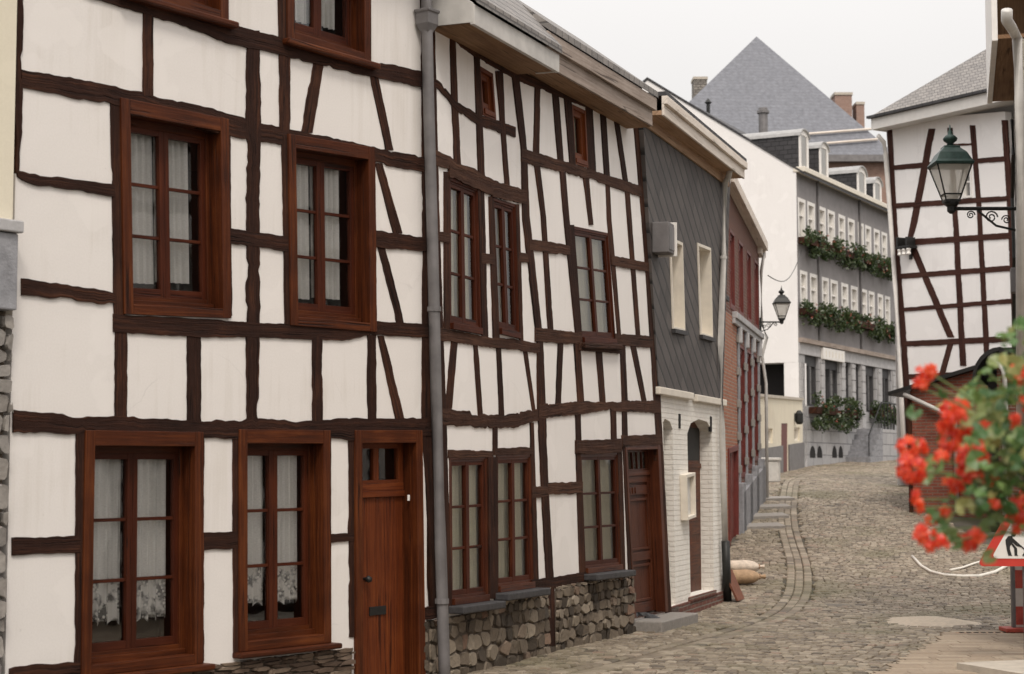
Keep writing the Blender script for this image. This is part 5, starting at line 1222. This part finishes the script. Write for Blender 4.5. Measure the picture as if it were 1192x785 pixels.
# ================================================================ street lanterns
def lantern(loc, rz, scale, label, blen, mat_roof='green_iron'):
    """lamp body hangs over the bracket end; local origin at the bracket's wall plate, arm runs along -x"""
    o = empty('street_lantern', loc, rz, label, 'street lamp', 'lanterns on wall brackets'); s = scale
    L = blen
    m = MB(); m.tube([(0, 0, 0), (-L * .5, 0, .0), (-L, 0, 0)], .022 * s, 8); m.box(-.03, 0, -.05 * s, .05 * s, -.32 * s, .12 * s)
    m.tube([(-.02, 0, -.26 * s), (-L * .35, 0, -.20 * s), (-L * .62, 0, -.02)], .014 * s, 8)
    def scroll(cx, cz, r0, sg):
        return [(cx + sg * r0 * (1 - k / 26) * math.cos(k * .5), 0, cz + r0 * (1 - k / 26) * math.sin(k * .5)) for k in range(22)]
    m.tube(scroll(-L * .42, -.10 * s, .075 * s, 1), .009 * s, 6); m.tube(scroll(-L * .2, -.13 * s, .055 * s, -1), .008 * s, 6); m.tube(scroll(-L * .72, -.075 * s, .05 * s, 1), .008 * s, 6)
    for f in (.15, .3, .55, .8): m.lathe([(.02 * s, -.012), (.036 * s, 0), (.02 * s, .012)], -L * f, 0, 8)
    m.build('bracket', M['black_iron'], o)
    def sq(pts, m): m.lathe(pts, -L, 0, 4)
    k = math.sqrt(2)
    m = MB(); m.lathe([(.02 * s, -.06 * s), (.05 * s, -.03 * s), (.05 * s, .02 * s), (.085 * s, .05 * s), (.085 * s, .07 * s)], -L, 0, 8); sq([(.088 * s * k, .07 * s), (.088 * s * k, .10 * s)], m)
    z0, z1, r0, r1 = .10 * s, .50 * s, .080 * s, .20 * s
    for sx in (-1, 1):
        for sy in (-1, 1): m.tube([(-L + sx * r0, sy * r0, z0), (-L + sx * r1, sy * r1, z1)], .010 * s, 6)
    for z, r in ((z0 + .06 * s, r0 + .018 * s), (z1, r1)):
        c = [(-L - r, -r, z), (-L + r, -r, z), (-L + r, r, z), (-L - r, r, z)]
        for a, b in zip(c, c[1:] + c[:1]): m.tube([a, b], .010 * s, 6)
    m.build('frame', M['black_iron'], o)
    m = MB(); c0 = [(-L - r0, -r0), (-L + r0, -r0), (-L + r0, r0), (-L - r0, r0)]; c1 = [(-L - r1, -r1), (-L + r1, -r1), (-L + r1, r1), (-L - r1, r1)]
    for j in range(4):
        j2 = (j + 1) % 4; m.face([(*c0[j], z0), (*c0[j2], z0), (*c1[j2], z1), (*c1[j], z1)])
    m.build('glass', M['milky_glass'], o)
    m = MB(); m.lathe([(.02 * s, z0), (.035 * s, z0 + .03 * s), (.03 * s, z0 + .1 * s), (.022 * s, z0 + .14 * s), (.022 * s, z0 + .17 * s), (.01 * s, z0 + .18 * s)], -L, 0, 10); m.build('lamp_bulb', M['lamp_white'], o, smooth=True)
    m = MB(); sq([(.215 * s * k, z1 - .01 * s), (.225 * s * k, z1 + .02 * s), (.20 * s * k, z1 + .05 * s), (.155 * s * k, z1 + .14 * s), (.095 * s * k, z1 + .20 * s), (.09 * s * k, z1 + .225 * s), (.04 * s * k, z1 + .235 * s)], m); m.build('lamp_roof', M[mat_roof], o, bevel=.004)
    m = MB(); zz = z1 + .23 * s; m.lathe([(.05 * s, zz), (.035 * s, zz + .03 * s), (.075 * s, zz + .06 * s), (.085 * s, zz + .09 * s), (.06 * s, zz + .12 * s), (.025 * s, zz + .14 * s), (.03 * s, zz + .165 * s), (.012 * s, zz + .19 * s), (.006 * s, zz + .25 * s)], -L, 0, 10); m.build('finial', M[mat_roof], o, smooth=True)
    return o
p = at(1182, 243, 20.3); c = at(1107.5, 243, 20.3)
lantern((p.x + .05, 20.3, p.z), 0, .98, 'green topped lantern on a long scrolled bracket reaching out from the tan stone house', p.x + .05 - c.x)
pl_ = F4.world(F4.len - .15, -.02, 0); c = at(910, 375, pl_.y)
o = lantern((pl_.x, pl_.y, c.z), math.pi, .80, 'small black lantern on a thin bracket at the corner of the red brick house', c.x - pl_.x, 'black_iron')

# ================================================================ roadworks sign and striped post
Ys = 17.0
c0 = at(1143, 657, Ys); side = .84
o = empty('roadworks_sign', (c0.x + side / 2, Ys, 0), math.radians(-4), 'red bordered triangular men at work sign on a short post at the right edge', 'road sign')
hb = c0.z; hh = side * math.sqrt(3) / 2
def tri(m, s_, cz, y0, y1):
    R = s_ / math.sqrt(3); pts = []
    for k in range(3):
        a = math.radians(-150 + 120 * k)     # lower left, lower right, top
        cx, cz_ = (R - .03) * math.cos(a), (R - .03) * math.sin(a)
        for j in range(-2, 3): b = a + math.radians(28 * j); pts.append((cx + .03 * math.cos(b), cz + cz_ + .03 * math.sin(b)))
    m.prism(pts, y0, y1)
cz = hb + hh / 3
m = MB(); tri(m, side * 1.02, cz, -.0, .03); pl2 = m.build('sign_plate', M['sign_red'], o); m = MB(); tri(m, side * .72, cz, -.006, -.001); m.build('white_field', M['sign_white'], pl2)
# digging man: head, back, legs, shovel and heap
S_ = side * .72; ox, oz = -S_ * .33, cz - S_ * .27
def pol(pts): return [(ox + a * S_ * .5, oz + b * S_ * .5) for a, b in pts]
m = MB()
m.prism(pol([(.27 + .075 * math.cos(t * .63), .66 + .08 * math.sin(t * .63)) for t in range(10)]), -.010, -.0065)
m.prism(pol([(.22, .62), (.10, .60), (.02, .48), (.03, .34), (.16, .30), (.24, .40), (.26, .50)]), -.0104, -.0066)
m.prism(pol([(.03, .36), (.16, .33), (.15, .20), (.20, .02), (.22, 0), (.10, 0), (.06, .16)]), -.0108, -.0067)
m.prism(pol([(.10, .33), (.20, .34), (.28, .22), (.29, .0), (.40, 0), (.37, .04), (.37, .22), (.24, .38)]), -.0112, -.0068)
m.prism(pol([(.14, .56), (.22, .56), (.38, .36), (.50, .30), (.50, .26), (.35, .30), (.22, .42)]), -.0116, -.0069)
m.prism(pol([(.24, .50), (.26, .53), (.66, .16), (.64, .13)]), -.0120, -.0070)
m.prism(pol([(.52, 0), (.60, .14), (.72, .24), (.84, .26), (.96, .18), (1.06, 0)]), -.0124, -.0071)
m.build('digging_man', M['sign_black'], pl2)
m = MB(); m.tube([(0, .06, .02), (0, .06, hb + hh * .8)], .03, 8); m.box(-.05, .05, .03, .07, cz - .06, cz + .06); m.build('sign_post', M['zinc'], o)
p = at(1177, 735, 20.2); p2 = at(1195, 735, 20.2)
o = empty('striped_barrier_post', ((p.x + p2.x) / 2 + .01, 20.15, 0), 0, 'red and white banded warning post with red foot below the triangular sign', 'barrier post')
w = (p2.x - p.x) / 2; Hh = 1.0
m = MB(); m.box(-w * .72, w, -.025, .025, .06, Hh); m.build('board', M['band_white'], o, bevel=.006); m = MB(); m.box(-w - .012, -w * .74, -.03, .03, .06, Hh + .02); m.build('metal_edge', M['zinc'], o)
z = .09
while z < Hh - .1: m = MB(); m.box(-w * .70, w - .004, -.029, -.0255, z, z + .2); m.build('red_band', M['band_red'], o); z += .4
m = MB(); m.box(-w - .12, w + .3, -.16, .16, .015, .06); m.build('foot', M['band_red'], o, bevel=.01)
# dark slotted drain in front of it
p = at(1150, 735, 20.0); o = empty('drain_grate', (p.x, 20.05, .0), 0, 'slotted drain grate set in the tan paving before the striped post', 'drain')
m = MB(); m.box(-.34, .34, -.05, .05, -.02, .010); m.build('grate_frame', M['tan_board'], o)
m = MB()
for k in range(8): m.box(-.30 + k * .08, -.255 + k * .08, -.035, .035, .010, .014)
m.build('slots', M['dark_void'], o)
# pale hose lying on the cobbles
def onroad(px, py, h=.03):
    r = ray(px, py); y = 18.0
    while y < 70:
        t = y / r.y
        if CAMZ + r.z * t < G(y) + h: break
        y += .05
    return Vector((r.x * y / r.y, y, G(y) + h))
q = [(1062, 648), (1072, 659), (1084, 666), (1100, 670), (1120, 671.5), (1140, 671), (1158, 666), (1174, 658), (1188, 652), (1205, 650)]
m = MB(); m.tube([onroad(x, y, .012) for x, y in q], .026, 8); tag(m.build('hose', M['hose_white'], smooth=True), 'pale hose lying in a sagging curve across the cobbles behind the road sign', 'hose')
q = [(1106, 664), (1120, 661), (1135, 656), (1150, 652), (1165, 649)]
m = MB(); m.tube([onroad(x, y, .012) for x, y in q], .018, 8); tag(m.build('rope', M['hose_white'], smooth=True), 'short straight pale rope lying inside the curve of the hose', 'rope')

# ================================================================ small things along the left walls
p = onroad(739, 731, .0); r = random.Random(2)
m = MB(); n, k2 = 14, 7; prev = None
for j in range(k2 + 1):
    f = j / k2; ring = []
    for i in range(n):
        a = 2 * math.pi * i / n; R = math.sin(math.pi * min(.5 + f * .5, 1)) ; q_ = 1 + r.uniform(-.16, .16)
        ring.append((p.x + .40 * R * q_ * math.cos(a) * .8 + .05, p.y + .26 * R * q_ * math.sin(a), G(p.y) - .02 + (.15 + .05 * math.cos(a * 3)) * math.sin(f * 1.57) + r.uniform(-.02, .02)))
    if prev:
        for i in range(n): m.face([prev[i], prev[(i + 1) % n], ring[(i + 1) % n], ring[i]])
    prev = ring
tag(m.build('crumpled_sack', M['black_plastic'], fixn=True), 'crumpled black sack lying on the cobbles beside the carved door step', 'sack')
a0, a1 = onroad(833, 699, 0), onroad(848, 697, 0)
o = empty('leaning_board', (a0.x + .12, a0.y - .25, G(a0.y) + .01), F3.rz, 'rusty brown board leaning at the foot of the white brick wall', 'board')
m = MB(); m.hexa([(0, -.16, 0), (.45, -.16, 0), (.45, -.13, 0), (0, -.13, 0), (-.03, .0, .36), (.40, .0, .40), (.40, .03, .40), (-.03, .03, .36)]); m.build('panel', M['rust_board'], o)
def sack(px, py, ln, r0, rz, mat, label):
    p = onroad(px, py, 0); o = empty('sack', (p.x, p.y, G(p.y)), rz, label, 'sack', 'sacks lying by the brick house')
    m = MB(); prof = [(-.5, .02), (-.47, .5), (-.36, .9), (-.15, 1.0), (.1, .97), (.28, .8), (.38, .5), (.42, .25), (.46, .22), (.56, .34)]; rr = random.Random(int(px))
    n = 14; prev = None
    for f, q in prof:
        ring = [(f * ln, r0 * q * 1.15 * math.cos(2 * math.pi * i / n) * rr.uniform(.94, 1.06), r0 * .9 + r0 * q * .85 * max(-1, math.sin(2 * math.pi * i / n)) * rr.uniform(.92, 1.06)) for i in range(n)]
        if prev:
            for i in range(n): m.face([prev[i], prev[(i + 1) % n], ring[(i + 1) % n], ring[i]])
        prev = ring
    m.build('filled_bag', M[mat], o, smooth=True, fixn=True)
    m = MB(); m.tube([(.43 * ln, r0 * .27 * math.cos(t * .7), r0 * .9 + r0 * .27 * math.sin(t * .7)) for t in range(10)], .012, 6); m.build('tie', M['tan_board'], o)
sack(864, 681, .62, .13, .12, 'sack_tan', 'tan filled sack with tied neck lying by the black pipe foot, the nearer one')
sack(864, 668, .62, .12, -.05, 'sack_pale', 'pale filled sack lying just behind the tan one by the brick house')

# ================================================================ wire from the brick house to the hotel
a = F4.world(F4.len - .1, -.2, ze - .6); b = F6.world(.3, -.05, ab(9.2)); m = MB()
m.tube([a.lerp(b, k / 12) + Vector((0, 0, -.5 * math.sin(math.pi * k / 12))) for k in range(13)], .012, 5); tag(m.build('overhead_cable', M['black_iron']), 'thin cable sagging from the brick house to the grey building', 'cable')

# ================================================================ geraniums close to the camera
Yg = 4.9
gp = at(1275, 600, Yg)
o = empty('gate_pillar', (gp.x + .12, Yg, 0), 0, 'stone pillar just outside the right edge carrying the pot of geraniums', 'pillar')
m = MB(); z = 0
m.box(-.24, .24, -.24, .24, 0, 1.05); m.build('shaft', M['rubble_wall'], o, bevel=.02); m = MB(); m.box(-.29, .29, -.29, .29, 1.052, 1.14); m.build('capstone', M['concrete'], o, bevel=.015)
o = empty('geranium', (gp.x + .12, Yg, 1.141), 0, 'red flowering trailing geranium spilling out of its pot at the right edge', 'plant')
base = Vector(o.location)
m = MB(); m.lathe([(.15, 0), (.21, .30), (.24, .31), (.24, .36), (.20, .36), (.19, .30)], 0, 0, 20); m.build('pot', M['terracotta'], o, smooth=False)
m = MB(); m.lathe([(.19, .29), (.19, .31)], 0, 0, 20); m.build('potting_soil', M['dirt_grey'], o)
rg = random.Random(12)
fol = MB(); stems = MB()
def gleaf(c, nrm, R):
    nrm = Vector(nrm).normalized(); b = nrm.orthogonal().normalized(); d = nrm.cross(b); th = rg.uniform(0, 6.28)
    n = 11; i = len(fol.v); fol.v.append(tuple(Vector(c) - nrm * R * .22))
    for k in range(n):
        a = th + 2 * math.pi * (k + .5) / (n + 1); rr = R * (1 + .10 * math.cos(k * 2.2) + rg.uniform(-.05, .05)); fol.v.append(tuple(Vector(c) + b * (rr * math.cos(a)) + d * (rr * math.sin(a)) + nrm * (R * .12 * math.sin(k * 1.7))))
    for k in range(n - 1): fol.f.append((i, i + 1 + k, i + 2 + k)); fol.uv.append(None)
poly = [(1062, 520), (1088, 470), (1100, 455), (1128, 445), (1150, 425), (1165, 398), (1185, 372), (1215, 365), (1290, 360), (1330, 625), (1210, 618), (1170, 606), (1140, 602), (1115, 598), (1098, 612), (1085, 600), (1100, 575), (1085, 555)]
def inside(x, y, P):
    c = False; j = len(P) - 1
    for i in range(len(P)):
        if (P[i][1] > y) != (P[j][1] > y) and x < (P[j][0] - P[i][0]) * (y - P[i][1]) / (P[j][1] - P[i][1]) + P[i][0]: c = not c
        j = i
    return c
root_pt = base + Vector((0, 0, .32))
def stem(tip, r=.004, droop=.05):
    pts = []
    st = root_pt + Vector((rg.uniform(-.12, .05), rg.uniform(-.1, .1), 0))
    for k in range(7):
        f = k / 6; pts.append(st.lerp(tip, f) + Vector((0, 0, droop * math.sin(math.pi * f) * 1.2)) - base)
    stems.tube(pts, [r * (1.6 - .8 * k / 6) for k in range(7)], 6)
cnt = 0
while cnt < 560:
    x, y = rg.uniform(1060, 1250), rg.uniform(340, 650)
    if not inside(x, y, poly): continue
    dens = min(1, .12 + max(0, (x - 1090)) / 95.0) * (1 if 440 < y < 590 else .5) * (.35 + .65 * (math.sin(x * .09 + 1) * math.sin(y * .075) > -.25))
    if rg.random() > dens: continue
    p = at(x, y, Yg + rg.uniform(-.24, .24)); cnt += 1
    R = rg.uniform(.013, .029) * (1.0 if x > 1120 else .8)
    gleaf(p - base, (rg.uniform(-1, .6), rg.uniform(-1, .3), rg.uniform(-.2, 1.1)), R)
    if cnt % 14 == 0: stem(p, .003)
for (x, y) in ((1100, 600), (1092, 628), (1106, 622), (1112, 632), (1083, 600), (1095, 612), (1160, 606), (1152, 648), (1150, 612), (1078, 555), (1083, 540), (1064, 480)):
    p = at(x, y, Yg - .05); gleaf(p - base, (-.4, -.8, .3), .022)
blooms = [(1062, 521, 20, 16), (1063, 545, 21, 20), (1077, 437, 15, 13), (1086, 430, 8, 6), (1072, 446, 8, 6), (1110, 476, 22, 15), (1112, 498, 24, 18), (1106, 517, 14, 10), (1132, 533, 24, 20), (1128, 552, 16, 12), (1143, 518, 10, 8), (1112, 563, 15, 14), (1096, 533, 8, 10), (1152, 497, 15, 8),
          (1066, 578, 6, 10), (1068, 588, 5, 8), (1102, 595, 5, 8), (1076, 620, 14, 9), (1090, 633, 15, 11), (1070, 627, 8, 6), (1082, 607, 8, 6), (1128, 630, 17, 15), (1140, 624, 10, 8), (1188, 592, 18, 21), (1187, 437, 13, 14), (1184, 611, 8, 9), (1156, 588, 8, 6), (1150, 556, 12, 9), (1200, 470, 16, 14), (1215, 540, 20, 18), (1240, 430, 18, 16), (1180, 490, 9, 8), (1102, 487, 14, 11), (1122, 483, 11, 10)]
for (x, y, rx, ry) in blooms:
    c = at(x, y, Yg - rg.uniform(.02, .14)); k = .74 * Yg / FPX; m = MB()
    nf = max(4, int(rx * ry / 18)); RX, RY = rx * k, ry * k
    for _ in range(nf):
        a = rg.uniform(0, 6.28); f = rg.random() ** .5
        q = c - base + Vector((RX * f * math.cos(a), -.4 * RX * math.sqrt(max(0, 1 - f * f)) + rg.uniform(-.01, .01), RY * f * math.sin(a)))
        nn = Vector((.7 * math.cos(a) * f, -1, .7 * math.sin(a) * f + .15)).normalized(); b = nn.orthogonal().normalized(); d = nn.cross(b); th = rg.uniform(0, 6.28)
        R = rg.uniform(.010, .014)
        for pe in range(5):
            w_ = th + pe * 1.2566 + rg.uniform(-.15, .15); e = b * math.cos(w_) + d * math.sin(w_); s_ = nn.cross(e)
            m.face([q, q + e * R * .6 - s_ * R * .42 + nn * .003, q + e * R * 1.15 - s_ * R * .25, q + e * R * 1.2 + s_ * R * .2 + nn * .002, q + e * R * .6 + s_ * R * .42])
    m.build('flower_head', M['petal_red'], o); stem(c + Vector((0, .02, -.01)), .003, .07)
fol.build('foliage', M['geranium_leaf'], o); stems.build('stems', M['stem'], o)
# ================================================================ camera, sky, sun
cam = bpy.data.cameras.new('camera'); co = bpy.data.objects.new('camera', cam); COL.objects.link(co); SC.camera = co
co.location = (0, 0, CAMZ); co.rotation_euler = (math.pi / 2 + PITCH, 0, 0)
cam.sensor_width = 36; cam.lens = 36 * FPX / 1192; cam.clip_start = .1; cam.clip_end = 6000
cam.dof.use_dof = True; cam.dof.focus_distance = 17.5; cam.dof.aperture_fstop = 3.6
wd = bpy.data.worlds.new('World'); SC.world = wd; wd.use_nodes = True; t = wd.node_tree; bg = t.nodes['Background']; out = t.nodes['World Output']
SUN_EL, SUN_AZ = 52, 172          # azimuth clockwise from +y (down the street)
sky = t.nodes.new('ShaderNodeTexSky'); sky.sky_type = 'NISHITA'; sky.sun_disc = False; sky.sun_elevation = math.radians(SUN_EL); sky.sun_rotation = math.radians(SUN_AZ); sky.dust_density = 4
hz = t.nodes.new('ShaderNodeMix'); hz.data_type = 'RGBA'; hz.blend_type = 'MULTIPLY'; hz.inputs[0].default_value = 1; hz.inputs[7].default_value = (.42, .37, .30, 1)   # cloud dims and warms the clear sky
t.links.new(sky.outputs[0], hz.inputs[6]); t.links.new(hz.outputs[2], bg.inputs[0]); bg.inputs[1].default_value = .05
# overcast cloud layer, brighter towards the zenith
tc = t.nodes.new('ShaderNodeTexCoord'); sx = t.nodes.new('ShaderNodeSeparateXYZ'); t.links.new(tc.outputs['Generated'], sx.inputs[0])
mr = t.nodes.new('ShaderNodeMapRange'); mr.inputs[1].default_value = 0; mr.inputs[2].default_value = 1; mr.inputs[3].default_value = .56; mr.inputs[4].default_value = 1.95; t.links.new(sx.outputs[2], mr.inputs[0])
cl = t.nodes.new('ShaderNodeBackground'); cl.inputs[0].default_value = (1.0, .965, .94, 1); nz = t.nodes.new('ShaderNodeTexNoise'); nz.inputs['Scale'].default_value = 3.5; nz.inputs['Detail'].default_value = 4; t.links.new(tc.outputs['Generated'], nz.inputs['Vector'])
nm = t.nodes.new('ShaderNodeMapRange'); nm.inputs[3].default_value = .93; nm.inputs[4].default_value = 1.07; t.links.new(nz.outputs[0], nm.inputs[0])
ml = t.nodes.new('ShaderNodeMath'); ml.operation = 'MULTIPLY'; t.links.new(mr.outputs[0], ml.inputs[0]); t.links.new(nm.outputs[0], ml.inputs[1]); t.links.new(ml.outputs[0], cl.inputs[1])
ad = t.nodes.new('ShaderNodeAddShader'); t.links.new(bg.outputs[0], ad.inputs[0]); t.links.new(cl.outputs[0], ad.inputs[1]); t.links.new(ad.outputs[0], out.inputs[0])
sl_ = bpy.data.lights.new('sun', 'SUN'); sl_.energy = 1.5; sl_.angle = math.radians(11); sl_.color = (1, .93, .84); so = bpy.data.objects.new('sun', sl_); COL.objects.link(so)
az, el = math.radians(SUN_AZ), math.radians(SUN_EL)
d = -Vector((math.sin(az) * math.cos(el), math.cos(az) * math.cos(el), math.sin(el)))
so.rotation_euler = d.to_track_quat('-Z', 'Y').to_euler(); so.location = (0, -10, 30)
SC.view_settings.view_transform = 'Standard'; SC.view_settings.look = 'None'; SC.view_settings.exposure = 0; SC.view_settings.gamma = 1
